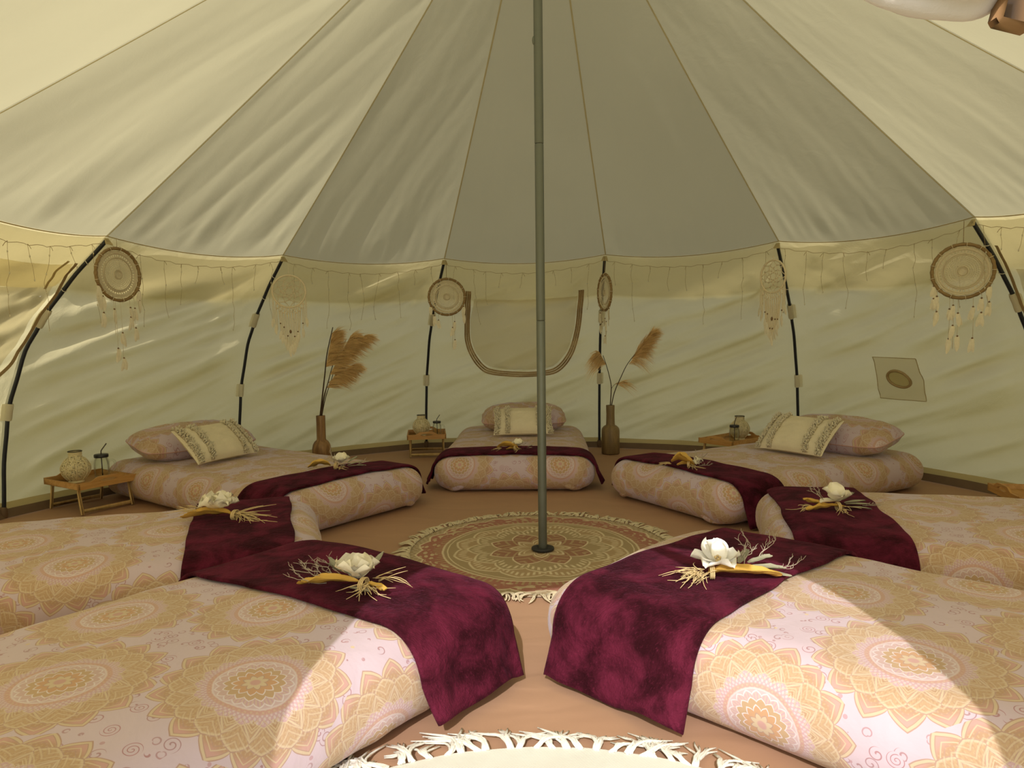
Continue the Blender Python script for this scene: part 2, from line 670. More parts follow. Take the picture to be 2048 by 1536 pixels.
def woven_white():
    t = NT('white_woven_cotton')
    x, y, z = t.sep(t.coord('Object'))
    tw = ((x * 900.0 + y * 1300.0).sin() * .5 + .5)
    n = t.noise(t.coord('Object'), 14, 4)
    seam = t.smooth((((x + y * .25) * 3.4).frac() - .5).abs(), .05, .02)
    c = t.mix(n, (.58, .555, .48), (.67, .65, .585))
    c = t.mix((1.0 - tw) * .10, c, (.52, .49, .40))
    return t.surf(t.bsdf(c, .95, t.bump(tw + seam * 1.5, .18, .004, t.bump(n, .2, .01))))
M['white_rug'] = woven_white()
M['white_fringe'] = simple('white_cotton_fringe', (.68, .655, .57), .95, .14, 60, .3)
M['cream_fringe'] = simple('cream_cotton_fringe', (.56, .48, .32), .95, .18, 60, .3)

def wood(name, a, b, sc=8, ring=22, rough=.5, ax=0):
    t = NT(name)
    q = t.sep(t.coord('Object'))
    k = [ring * 1.0] * 3
    k[ax] = 2.0
    st = t.comb(*[s * f for s, f in zip(q, k)])
    g = t.noise(st, sc / 4, 4, .6, .8)
    f = t.noise(st, sc * 2, 3)
    c = t.mix(t.smooth(g, .3, .7), a, b)
    c = t.mix(t.smooth(f, .55, .75) * .35, c, tuple(x * .55 for x in a))
    return t.surf(t.bsdf(c, rough, t.bump(f, .12, .002)))
M['bamboo'] = wood('bamboo', (.40, .20, .05), (.52, .29, .09))
M['bamboo_leg'] = wood('bamboo_leg', (.50, .33, .13), (.60, .42, .19), ax=2)
M['vase_wood'] = wood('turned_mango_wood', (.17, .085, .032), (.37, .215, .085), 6, 14, .5, 2)
M['vase_wood_dark'] = wood('dark_turned_wood', (.15, .10, .042), (.26, .18, .078), 6, 14, .55, 2)
M['cane'] = wood('wrapped_cane', (.20, .125, .045), (.30, .20, .08), 8, 40, .6)
M['cotton'] = simple('cream_crochet_cotton', (.66, .59, .42), .95, .1, 120, .3)
M['macrame'] = simple('ecru_macrame_cotton', (.74, .65, .46), .95, .12, 120, .3)
M['feather'] = simple('white_feather', (.72, .67, .52), .9, .1, 80, .1)
M['bead'] = simple('brown_wood_bead', (.17, .09, .035), .5, .2, 80)
M['cushion'] = simple('cream_slub_cotton', (.70, .63, .46), .95, .06, 90, .25)
M['tuft'] = simple('cream_tufted_yarn', (.66, .60, .45), .95, .16, 150, .3)
M['pampas'] = simple('pampas_straw', (.72, .51, .24), .95, .2, 25, .1)
M['stem'] = simple('dry_brown_stem', (.06, .035, .018), .8, .3, 40)
M['petal'] = simple('ivory_paper_petal', (.80, .75, .60), .85, .06, 60, .2)
M['white_petal'] = simple('white_paper_petal', (.84, .82, .76), .85, .05, 60, .2)
M['husk'] = simple('mustard_husk', (.56, .345, .065), .7, .18, 25, .3)
M['raffia'] = simple('straw_raffia', (.58, .44, .22), .85, .2, 50)
M['sage'] = simple('dried_sage_leaf', (.30, .29, .20), .9, .2, 50, .2)
M['lichen'] = simple('grey_lichen_twig', (.42, .36, .28), .95, .25, 80)
M['plum'] = simple('plum_dried_bud', (.12, .02, .045), .9, .2, 60)
M['black_lid'] = simple('black_enamel_lid', (.012, .012, .016), .35, .1, 40)
M['straw'] = simple('dark_metal_straw', (.06, .045, .03), .35, .2, 40)
M['leather'] = simple('brown_leather_toggle', (.27, .145, .055), .85, .15, 40, .02)
M['toggle_strap'] = simple('pale_cotton_webbing', (.70, .64, .58), .9, .06, 60)

def glass():
    t = NT('clear_jar_glass')
    g = t.n('ShaderNodeBsdfGlossy')
    g.inputs['Roughness'].default_value = .06
    tr = t.n('ShaderNodeBsdfTransparent')
    tr.inputs[0].default_value = (.965, .975, .955, 1)
    fr = t.n('ShaderNodeFresnel')
    fr.inputs[0].default_value = 1.32
    mx = t.n('ShaderNodeMixShader')
    t.put(mx.inputs[0], X(t, fr.outputs[0]) * .45)
    t.t.links.new(tr.outputs[0], mx.inputs[1])
    t.t.links.new(g.outputs[0], mx.inputs[2])
    return t.surf(mx.outputs[0])
M['glass'] = glass()

def pierced(name, col, mode):
    t = NT(name)
    if mode == 'lantern':
        u, v, _ = t.sep(t.coord('UV'))
        vo = t.voronoi(t.comb(u * 34.0, v * 62.0 * 2.2), 1.0, 'DISTANCE_TO_EDGE', .9)
        hole = X(t, vo.outputs['Distance']).gt(.17)
        rib = ((u * 8.0).frac() - .5).abs().gt(.06)
        band = v.gt(.018) * v.lt(.150)
        hole = hole * rib * band
    else:
        x, y, z = t.sep(t.coord('Object'))
        r = (x * x + z * z).sqrt() / .118
        th = z.atan2(x)
        tw = th * (40 / (2 * PI))
        a = ((tw + r * 7.0).frac() - .5).abs()
        b = ((r * 13.0).frac() - .5).abs()
        hole = a.lt(.33) * b.lt(.34) * r.gt(.2) * r.lt(.68)
        a2 = ((th * (44 / (2 * PI))).frac() - .5).abs()
        h2 = a2.lt(.26) * ((r - .83).abs()).lt(.035)
        hole = hole.max(h2)
    n = t.noise(t.coord('Object'), 160, 3)
    sh = t.bsdf(t.mix(n, tuple(c * .85 for c in col), col), .85, t.bump(n, .5, .004))
    tr = t.n('ShaderNodeBsdfTransparent')
    mx = t.n('ShaderNodeMixShader')
    t.put(mx.inputs[0], hole)
    t.t.links.new(sh, mx.inputs[1])
    t.t.links.new(tr.outputs[0], mx.inputs[2])
    return t.surf(mx.outputs[0])
M['lantern'] = pierced('cream_pierced_metal', (.66, .58, .36), 'lantern')
M['lantern_rib'] = simple('cream_painted_metal', (.68, .60, .38), .6, .08, 60)
M['lantern_rim'] = simple('dark_metal_rim', (.05, .045, .035), .5, .1, 60)
M['doily'] = pierced('crochet_doily_cotton', (.66, .59, .43), 'doily')
M['candle'] = simple('ivory_wax', (.7, .62, .45), .5, .04, 40)
# ------------------------------------------------------------------ the tent (poles' plan in metres, centre pole at the origin)
NODE = [(-2.209, .74), (-1.614, 1.756), (-.585, 2.143), (.551, 2.046), (1.53, 1.419), (2.179, .556)]
FOOT = [(-2.88, .75), (-2.107, 2.093), (-.845, 2.91), (.595, 2.818), (1.985, 2.18), (2.70, .69)]
for deg in (105, 135, 165, -165, -135, -107):
    t_ = math.radians(deg)
    NODE.append((2.27 * math.sin(t_), 2.27 * math.cos(t_)))
    FOOT.append((2.9 * math.sin(t_), 2.9 * math.cos(t_)))
NP = 12
Z_EAVE = 1.5
APEX = Vector((.047, 0.0, 3.103))
PZ = [0, .3, .6, .9, 1.1, 1.3, 1.5]
PS = [1, .97, .90, .74, .55, .30, 0]

def pole_pt(k, z):
    k %= NP
    s = interp(z, PZ, PS)
    return Vector((lerp(NODE[k][0], FOOT[k][0], s), lerp(NODE[k][1], FOOT[k][1], s), z))

FOLD = .078
def wall_pt(k, a, v, off=0.0, fold=None):
    """canvas wall between pole k and k+1; a across, v from the floor (0) to the eave (1); off > 0 is outwards"""
    top = Z_EAVE - .05 * 4 * a * (1 - a)
    p = pole_pt(k, v * Z_EAVE).lerp(pole_pt(k + 1, v * Z_EAVE), a)
    n = Vector((p.x, p.y, 0)).normalized()
    d = .03 + .05 * math.sin(PI * a) * (1 - v ** 3) + off
    if fold is None:
        fold = FOLD if k % NP in (11, 0, 1, 2, 3, 4, 5) else 0.0
    if fold:
        w = lerp(1.5, 1.0, v)
        x, z = a * w * 1.3, v * 1.5
        hold = min(1.0, 6 * a, 6 * (1 - a)) * min(1.0, 8 * v) * min(1.0, 9 * (1 - v))
        c, s = math.cos(.36), math.sin(.36)
        al, ac = x * c + z * s, -x * s + z * c          # along and across the pull lines
        f = nz(al * .9 + k * 7.1, ac * 7.5, k) * .9 + nz(al * 1.8, ac * 17, 3 + k) * .42
        tens = .5 + .5 * nz(a * 2 + k, v * 2.2, 5)
        r1 = math.hypot((1 - a) * w, (1 - v) * 1.5) + .12  # puckers fanning from the upper corners
        th = math.atan2(1 - v, 1 - a + .001)
        pk = math.sin(th * 22 + k) * math.exp(-r1 * 3.0) * .8
        r2 = math.hypot(a * w, (1 - v) * 1.5) + .12
        pk += math.sin(math.atan2(1 - v, a + .001) * 20 + 2 * k) * math.exp(-r2 * 3.4) * .6
        if k % NP == 4:                                       # the cable patch stiffens the cloth round it
            hold *= 1 - .85 * math.exp(-((a - .48) / .13) ** 2 - ((v - .43) / .13) ** 2)
        d += fold * hold * (f * (.35 + tens) + pk * .5)
    p = p + n * d
    return Vector((p.x, p.y, v * top))

def eave_pt(k, a):
    return wall_pt(k, a, 1.0)

ROOF_FOLD = {11: .018, 0: .017, 1: .010, 2: .003, 3: .002, 4: .004, 5: .005}

def roof_pt(k, a, t, fold=True):
    p = eave_pt(k, a).lerp(APEX, t)
    rad = Vector((p.x, p.y, 0))
    n = Vector((rad.x * .58, rad.y * .58, rad.length * .82)).normalized() if rad.length > 1e-4 else Vector((0, 0, 1))
    w = math.sin(PI * a)
    d = .035 * w * t * (1 - t) * 3 - .015 * math.sin(PI * t)
    kk = k % NP
    if fold:
        amp = ROOF_FOLD.get(kk, .005)
        wid = 1.15 * (1 - t) + .02
        x, y = (a - .5) * wid, t * 2.7
        hold = min(1.0, 8 * a, 8 * (1 - a)) * (1 - t) ** .6
        # long folds running up from the right-hand corner of the panel
        sh = x - .26 * y * (1 if kk in (11, 0, 1, 2) else -1)
        f = nz(sh * 5.2 + kk * 3.3, y * .40, kk * 2.0) + .22 * nz(sh * 15, y * .6, 8 + kk)
        if kk in (11, 0, 1):
            f = .55 * f + .9 * (abs(nz(sh * 3.6 + kk * 1.7 + 4, y * .35, kk * 3.1)) * 2 - .45)
        d += amp * hold * f * 1.5
        pk = nz(a * 16 + kk * 5, t * 1.2, 4) * math.exp(-t * 9) * .012 * min(1, 10 * a, 10 * (1 - a)) * min(1, t * 25)
        d *= min(1.0, t * 14)
        d += pk + .0012 * hold * min(1.0, t * 14) * nz(x * 22 + kk, y * 4.5 - x * 9, 2)
    return p + n * d

ground = MB()
def gr_(a, b):
    r = 25 * b ** 2
    return (r * math.cos(2 * PI * a), r * math.sin(2 * PI * a), -.035 + .02 * nz(r * math.cos(2 * PI * a) * .5, r * math.sin(2 * PI * a) * .5))
ground.grid(gr_, 48, 24, closed_u=True)
o = ground.build('ground', M['grass'])
o['kind'] = 'structure'
o['label'] = 'mown grass outside the tent'

# floor: one welded groundsheet, its edge turned up against the canvas
def rim(a):
    k = int(a * NP) % NP
    return wall_pt(k, a * NP - int(a * NP), .0, -.035)
fl = MB()
def fl_(a, b):
    p = rim(a % 1.0)
    r = min(1.0, b * 1.0)
    x, y = p.x * r, p.y * r
    z = .0
    if b < .99:
        z = .004 * nz(x * 1.3, y * 3.4, 2) + .0012 * nz(x * 4, y * 8, 3) - .003
    return (x, y, z)
fl.grid(fl_, NP * 16, 60, closed_u=True)
floor = fl.build('floor', M['groundsheet'])
floor['kind'] = 'structure'
floor['label'] = 'tan groundsheet stretched over the tent floor'

# ceiling: twelve roof panels meeting at the peak, taped seams between
ceiling = structure('ceiling', 'cream canvas tent roof of twelve panels')
DET = {11: 1, 0: 2, 1: 2, 2: 2, 3: 2, 4: 2, 5: 2}
for k in range(NP):
    q = MB()
    d = DET.get(k, 0)
    n1, n2 = ((16, 16), (56, 72), (72, 110))[d]
    q.grid(lambda a, b: roof_pt(k, a, b ** 1.0 * .995), n1, n2)
    q.build('roof_panel', M['roof_canvas'], ceiling)
    s = MB()
    pts = []
    for j in range(41):
        t = j / 40 * .985
        p = eave_pt(k, 0).lerp(APEX, t)
        rad = Vector((p.x, p.y, 0)).normalized()
        n = Vector((rad.x * .58, rad.y * .58, .82))
        pts.append(p - n * (.006 + .015 * math.sin(PI * t)))
    side = Vector((-NODE[k][1], NODE[k][0], 0)).normalized()
    s.ribbon(pts, [.0045] * 41, side)
    s.build('seam', M['seam'], ceiling)
cap = MB()
cap.lathe([(.16, -.10), (.13, -.085), (.05, -.045), (.02, -.03)], 24, APEX.x, 0, APEX.z)
cap.build('peak_patch', M['hem'], ceiling)

# walls
WALLS = {}
for nm, lab in (('wall_back', 'cream canvas back wall of the tent'), ('wall_left', 'cream canvas wall on the left of the tent'),
                ('wall_right', 'cream canvas wall on the right of the tent'), ('wall_front', 'canvas wall around the open doorway')):
    WALLS[nm] = structure(nm, lab)
def wall_of(k):
    k %= NP
    return WALLS['wall_back' if k in (1, 2, 3) else 'wall_left' if k in (0, 11, 10) else 'wall_right' if k in (4, 5, 6) else 'wall_front']
DOOR_K = 8
DV = [0, .60, .70, .76, .83, .88, .93, .955]
DW = [.72, .71, .68, .63, .56, .50, .22, 0.0]
for k in range(NP):
    par = wall_of(k)
    det = k in (11, 0, 1, 2, 3, 4, 5)
    if k == DOOR_K:
        for sg in (0, 1):
            q = MB()
            def dw(a, b):
                half = interp(b, DV, DW)
                wid = (pole_pt(k, b * 1.5) - pole_pt(k + 1, b * 1.5)).length
                e = max(.005, .5 - (half + (-.045 - .4 * max(0, half - .60) if sg == 0 else .045) * min(1, half * 5)) / wid)
                return wall_pt(k, a * e if sg == 0 else 1 - a * e, b)
            q.grid(dw, 6, 40)
            q.build('door_side_panel', M['wall_canvas'], par)
        continue
    q = MB()
    n1, n2 = (90, 96) if det else (12, 16)
    q.grid(lambda a, b: wall_pt(k, a, .022 + b * .978), n1, n2)
    q.build('wall_panel', M['wall_canvas'], par)
for k in range(NP):
    par = wall_of(k)
    # the eave flap hanging outside the wall: a second layer of cloth over its top
    if k != DOOR_K:
        q = MB()
        deep = .175 if k not in (11, 5) else .16
        def fl2(a, b):
            v = 1.0 - deep * b
            return wall_pt(k, a, v, .012 + .035 * b + .006 * nz(a * 9 + k, b * 2, 1) * b)
        q.grid(fl2, 32, 6)
        q.build('eave_flap', M['valance_canvas'], par)
    q = MB()
    q.tube([wall_pt(k, j / 24, .997, -.006) for j in range(25)], .0026, 5)
    q.build('eave_hem', M['hem'], par)
    if k != DOOR_K:
        q = MB()
        q.grid(lambda a, b: wall_pt(k, a, .012 + .040 * b, -.012 + .010 * b + .005 * nz(a * 7 + k, b * 3)), 24, 3)
        q.build('hem_band', M['hem'], par)

# turned-up edge of the groundsheet round the foot of the wall
for i, (nm, ks) in enumerate((('baseboard_back', (1, 2, 3)), ('baseboard_left', (0, 11, 10)), ('baseboard_right', (4, 5, 6)))):
    base = structure(nm, 'dark turned-up edge of the groundsheet')
    for k in ks:
        q = MB()
        q.grid(lambda a, b: wall_pt(k, a, .030 * b, -.050 + .028 * b + .010 * nz(a * 5 + k, b * 2, 7) * b), 28, 3)
        q.build('sheet_edge', M['dark_edge'], base)

def strip(path, k, wid, mat, name, par, off=-.018, thick=.003):
    """a tape sewn to the inside of wall k along a path of (a, v)"""
    P = smooth_path([(a, v, 0) for a, v in path], 6)
    W = [wall_pt(k, min(1, max(0, p.x)), p.y, off) for p in P]
    L, R_ = [], []
    for i, p in enumerate(W):
        tg = (W[min(i + 1, len(W) - 1)] - W[max(i - 1, 0)]).normalized()
        n = Vector((p.x, p.y, 0)).normalized()
        sd = tg.cross(n).normalized()
        L.append(p - sd * wid / 2)
        R_.append(p + sd * wid / 2)
    q = MB()
    m = len(W)
    vs = []
    for i in range(m):
        n = Vector((W[i].x, W[i].y, 0)).normalized() * thick
        vs += [L[i], R_[i], R_[i] - n, L[i] - n]
    fs = []
    for i in range(m - 1):
        for j in range(4):
            j2 = (j + 1) % 4
            fs.append((4 * i + j, 4 * i + j2, 4 * i + 4 + j2, 4 * i + 4 + j))
    q.add(vs, fs)
    return q.build(name, mat, par, smooth=False)

# windows: a U of zip tape round a canvas flap
ZIP = [(.188, .864), (.211, .722), (.229, .615), (.264, .532), (.327, .461), (.386, .436), (.516, .423), (.658, .423),
       (.757, .445), (.831, .534), (.863, .654), (.871, .783), (.871, .855)]
def window(name, k, path, lab, tapes=((1.0, .014), (.966, .013), (1.034, .013))):
    w = structure(name, lab)
    cx = sum(p[0] for p in path) / len(path)
    cy = .75
    for f, wd in tapes:
        pp = [(cx + (a - cx) * f, cy + (v - cy) * (f if v < .8 else 1)) for a, v in path]
        strip(pp, k, wd, M['zip'], 'zip_tape', w, -.020 - (.003 if f == 1.0 else 0))
    q = MB()
    inner = [(cx + (a - cx) * .94, cy + (v - cy) * .93) for a, v in path if v < .84]
    ys = sorted(set(round(v, 3) for _, v in inner))
    lo, hi = min(v for _, v in inner), .828
    left = sorted([(v, a) for a, v in inner if a < cx])
    right = sorted([(v, a) for a, v in inner if a >= cx])
    def fp(a, b):
        v = lerp(lo + .002, hi, b)
        l = interp(v, [x[0] for x in left], [x[1] for x in left])
        r = interp(v, [x[0] for x in right], [x[1] for x in right])
        aa = lerp(l, r, a)
        return wall_pt(k, min(.995, max(.005, aa)), v, -.012 + .004 * nz(aa * 5, v * 9 + aa * 3, k))
    q.grid(fp, 24, 24)
    q.build('window_flap', M['flap_canvas'], w)
    return w
window('window_1', 2, ZIP, 'zipped canvas window flap in the back wall')
ZL = [(.06, .92), (.035, .82), (.02, .71), (.03, .60), (.075, .53), (.17, .46), (.30, .43), (.5, .42), (.70, .43), (.83, .46),
      (.93, .533), (.970, .60), (.980, .71), (.972, .815), (.950, .905)]
window('window_2', 11, ZL, 'zipped canvas window flap beside the left pole', ((1.0, .017),))
window('window_3', 5, [(1 - a, v) for a, v in ZL][::-1], 'zipped canvas window flap beside the right pole', ((1.0, .017),))
# rolled blind above window 2, held by two toggles
w2 = structure('trim_1', 'rolled window blind at the far left')
q = MB()
q.grid(lambda a, b: wall_pt(11, .06 + a * .875, .905 - .075 * b - .004 * math.sin(a * 9), -.026 - .018 * math.sin(PI * b) + .004 * nz(a * 8, b * 3)), 40, 8)
q.build('rolled_blind', M['valance_canvas'], w2)
for a in (.35, .86):
    strip([(a, .912), (a + .004, .87), (a + .010, .820)], 11, .012, M['hem'], 'blind_tie', w2, -.048)

# cable vent on the right: a stitched patch with a rope-bound ring
vent = structure('trim_2', 'square cable patch with a ring in the right wall')
q = MB()
def vp(a, b):
    l = lerp(.393, .381, b)
    r = lerp(.585, .573, b)
    return wall_pt(4, lerp(l, r, a), lerp(.339, .525, b), -.020)
q.grid(vp, 40, 30)
q.build('patch', M['flap_canvas'], vent)
strip([(.393, .339), (.387, .43), (.381, .525)], 4, .004, M['seam'], 'patch_seam', vent, -.018)
strip([(.585, .340), (.579, .43), (.573, .523)], 4, .004, M['seam'], 'patch_seam', vent, -.018)
strip([(.381, .525), (.48, .524), (.573, .523)], 4, .004, M['seam'], 'patch_seam', vent, -.018)
strip([(.393, .339), (.48, .339), (.585, .340)], 4, .004, M['seam'], 'patch_seam', vent, -.018)
q = MB()
ring = [wall_pt(4, .482 + .047 * math.cos(t), .431 + .036 * math.sin(t - .25), -.024) for t in [2 * PI * i / 28 for i in range(28)]]
q.tube(ring, .0085, 6, closed=True)
q.build('vent_ring', M['zip'], vent)
q = MB()
q.grid(lambda a, b: wall_pt(4, .482 + .044 * b * math.cos(2 * PI * a), .431 + .033 * b * math.sin(2 * PI * a - .25), -.019), 24, 3, closed_u=True)
q.build('vent_cover', M['wall_canvas'], vent)

# ------------------------------------------------------------------ poles
cp = thing('center_pole', 'grey-green steel centre pole rising from the round mandala rug', 'pole')
top = Vector((.016, 0, 3.06))
def ppt(z):
    return Vector((.004 + (top.x - .004) * z / top.z, 0, z))
for z0, z1, r in ((0.0, 1.005, .0188), (1.005, 1.745, .0188), (1.745, 3.05, .0190)):
    q = MB()
    q.tube([ppt(z0), ppt(z0 + .004), ppt((z0 + z1) / 2), ppt(z1 - .004), ppt(z1)], [r - .001, r, r, r, r - .0012], 20)
    q.build('pole_section', M['galv'], cp)
for z in (1.005, 1.745):
    q = MB()
    q.tube([ppt(z - .0018), ppt(z + .0018)], .0178, 20)
    q.build('joint_gap', M['black_rubber'], cp)
q = MB()
q.sphere(ppt(2.165) + Vector((-.0185, -.004, 0)), .007, 8, 6, (1, 1, 2.6))
q.build('spring_button', M['galv'], cp)
q = MB()
q.lathe([(.050, .012), (.049, .019), (.030, .022), (.021, .016)], 24, .004, 0, 0)
q.build('foot_ring', M['black_rubber'], cp)

POLE_LABEL = ['navy curved tent pole behind the leftmost tray table', 'navy tent pole behind the far left bed pillow',
              'navy tent pole behind the tray table left of the central bed', 'navy tent pole beside the dark wooden vase',
              'navy tent pole behind the far right bed pillow', 'navy tent pole at the right edge by the large dreamcatcher',
              None, None, None, None, None, None]
for k in range(6):
    t = thing('tent_pole', POLE_LABEL[k], 'pole', group='curved wall poles')
    pts = [pole_pt(k, z) for z in (.0, .05, .15, .3, .45, .6, .75, .9, 1.0, 1.1, 1.2, 1.3, 1.4, 1.47)]
    pts = smooth_path(pts, 3)
    for p in pts:
        n = Vector((p.x, p.y, 0)).normalized()
        p -= n * .004
    q = MB()
    q.tube(pts, .0105, 10)
    q.build('shaft', M['navy_pole'], t)
    rad = Vector((NODE[k][0], NODE[k][1], 0)).normalized()
    for zc in (1.07, .575):
        q = MB()
        a, b = pole_pt(k, zc - .045) - rad * .004, pole_pt(k, zc + .045) - rad * .004
        q.tube([a, a.lerp(b, .15), a.lerp(b, .5), a.lerp(b, .85), b], [.0175, .019, .0175, .019, .0165], 10, cap=False)
        # the tab that sews the sleeve to the wall
        sd = rad.cross(Vector((0, 0, 1)))
        for sg in (-1, 1):
            q.add([a + sd * sg * .012, b + sd * sg * .012, b + sd * sg * .026 + rad * .034, a + sd * sg * .026 + rad * .034], [(0, 1, 2, 3)])
        q.build('canvas_sleeve', M['sleeve'], t)
    for zc in (1.36, 1.22):
        q = MB()
        pc = pole_pt(k, zc) - rad * .004
        tg = (pole_pt(k, zc + .02) - pole_pt(k, zc - .02)).normalized()
        sd = tg.orthogonal().normalized()
        bd = tg.cross(sd)
        q.tube([pc + (sd * math.cos(x) + bd * math.sin(x)) * .0125 + tg * .006 * math.sin(x) for x in [2 * PI * i / 12 for i in range(12)]], .0022, 5, closed=True)
        q.build('cord_tie', M['white_cord'], t)
    q = MB()
    f0 = pole_pt(k, 0)
    q.lathe([(.017, .0), (.020, .004), (.018, .05), (.013, .06)], 12, f0.x - rad.x * .004, f0.y - rad.y * .004, .001)
    q.build('pole_cap', M['dark_edge'], t)
    q = MB()
    n0 = pole_pt(k, 1.48)
    q.grid(lambda a, b: n0 - rad * .012 + rad.cross(Vector((0, 0, 1))) * (a - .5) * .05 * (1 - .5 * b) + Vector((0, 0, b * .035 - .03)) + rad * (.02 * b), 4, 4)
    q.build('corner_tab', M['hem'], t)
# ------------------------------------------------------------------ beds
BB = .135                                # how far the rounded edge of a mattress bulges
class Bed:
    def __init__(s, key, fx, fy, deg, W, L, h, lab):
        s.key, s.W, s.L, s.h, s.lab = key, W, L, h, lab
        s.fc = Vector((fx, fy, 0))
        th = math.radians(deg)
        s.th = th
        s.d = Vector((math.sin(th), math.cos(th), 0))
        s.p = Vector((math.cos(th), -math.sin(th), 0))
        s.a, s.t0, s.t1 = W / 2 - BB, BB, L - BB
        s.prof = s.make(False)
        s.drape = s.make(True)
    def make(s, drape):
        out, acc, last = [], 0.0, None
        for i in range(41):
            ph = math.radians(lerp(90, 0 if drape else -82, i / 40))
            o = BB * max(0.0, math.cos(ph)) ** .80
            z = s.h / 2 + s.h / 2 * math.copysign(abs(math.sin(ph)) ** .9, math.sin(ph))
            if last:
                acc += math.hypot(o - last[0], z - last[1])
            out.append((acc, o, z))
            last = (o, z)
        if drape:
            acc, o, z = out[-1]
            out.append((acc + z, o + .035, .004))
            out.append((acc + z + .5, o + .25, .003))
        return out
    def at_arc(s, r, drape):
        P = s.drape if drape else s.prof
        for i in range(len(P) - 1):
            if r <= P[i + 1][0]:
                f = (r - P[i][0]) / max(1e-9, P[i + 1][0] - P[i][0])
                o, z = lerp(P[i][1], P[i + 1][1], f), lerp(P[i][2], P[i + 1][2], f)
                to, tz = P[i + 1][1] - P[i][1], P[i + 1][2] - P[i][2]
                ln = math.hypot(to, tz) or 1
                return o, z, -tz / ln, to / ln
        return P[-1][1], P[-1][2], 1, 0
    def pt(s, q, t, off=0.0, drape=False, wr=1.0):
        """flat cloth coordinates (q across, t along from the foot end) to a point on the bed"""
        cq, ct = min(s.a, max(-s.a, q)), min(s.t1, max(s.t0, t))
        ex, ey = q - cq, t - ct
        r = math.hypot(ex, ey)
        o, z, no, nz_ = s.at_arc(r, drape)
        dx, dy = (ex / r, ey / r) if r > 1e-9 else (0, 0)
        if r < 1e-9:
            no, nz_ = 0, 1
        seed = sum(map(ord, s.key))
        w = (.007 * nz(q * 3.1 + seed, t * 2.3, 1) + .004 * nz(q * 8 + seed, t * 7, 2)) * wr
        if r > .05:
            side = t * 1.0 if abs(dx) > abs(dy) else q
            w += wr * .0045 * nz(side * 16 + seed, r * 3, 4) * min(1, (r - .05) * 8)
        crown = .010 * (1 - (cq / s.a) ** 2) if r < 1e-9 or True else 0
        if z < .02:
            w *= .2
        of = off + w
        x, y = cq + dx * (o + no * of), ct + dy * (o + no * of)
        zz = z + nz_ * of + crown * max(0.0, min(1, (z - s.h * .5) / (s.h * .5)))
        P = s.fc + s.p * x + s.d * y
        return Vector((P.x, P.y, max(.003, zz)))
    def loc(s, q, t, z):
        P = s.fc + s.p * q + s.d * t
        return Vector((P.x, P.y, z))

BEDS = {
 'C':  Bed('C', -.118, 1.150, 2.5, .985, 1.60, .212, 'mandala print bed facing the centre pole head-on, at the back of the tent'),
 'L2': Bed('L2', -.860, .540, -53.5, .965, 1.87, .218, 'mandala print bed between the leftmost tray table and the bottle vase'),
 'R2': Bed('R2', .640, .665, 60, .965, 1.68, .215, 'mandala print bed at far right with pillow and cream tufted cushion'),
 'L3': Bed('L3', -.885, -.274, -108, .930, 1.62, .240, 'mandala print bed on the left, directly behind the nearest left bed'),
 'R3': Bed('R3', .880, -.245, 104, .930, 1.66, .240, 'mandala print bed at the right edge behind the sunlit right bed'),
 'L4': Bed('L4', -.462, -.815, -143, .930, 1.66, .250, 'nearest left bed, half in sun, with burgundy throw'),
 'R4': Bed('R4', .250, -.743, 135, .930, 1.66, .248, 'nearest right bed, half in sun, with burgundy throw'),
}
rng = random.Random(5)
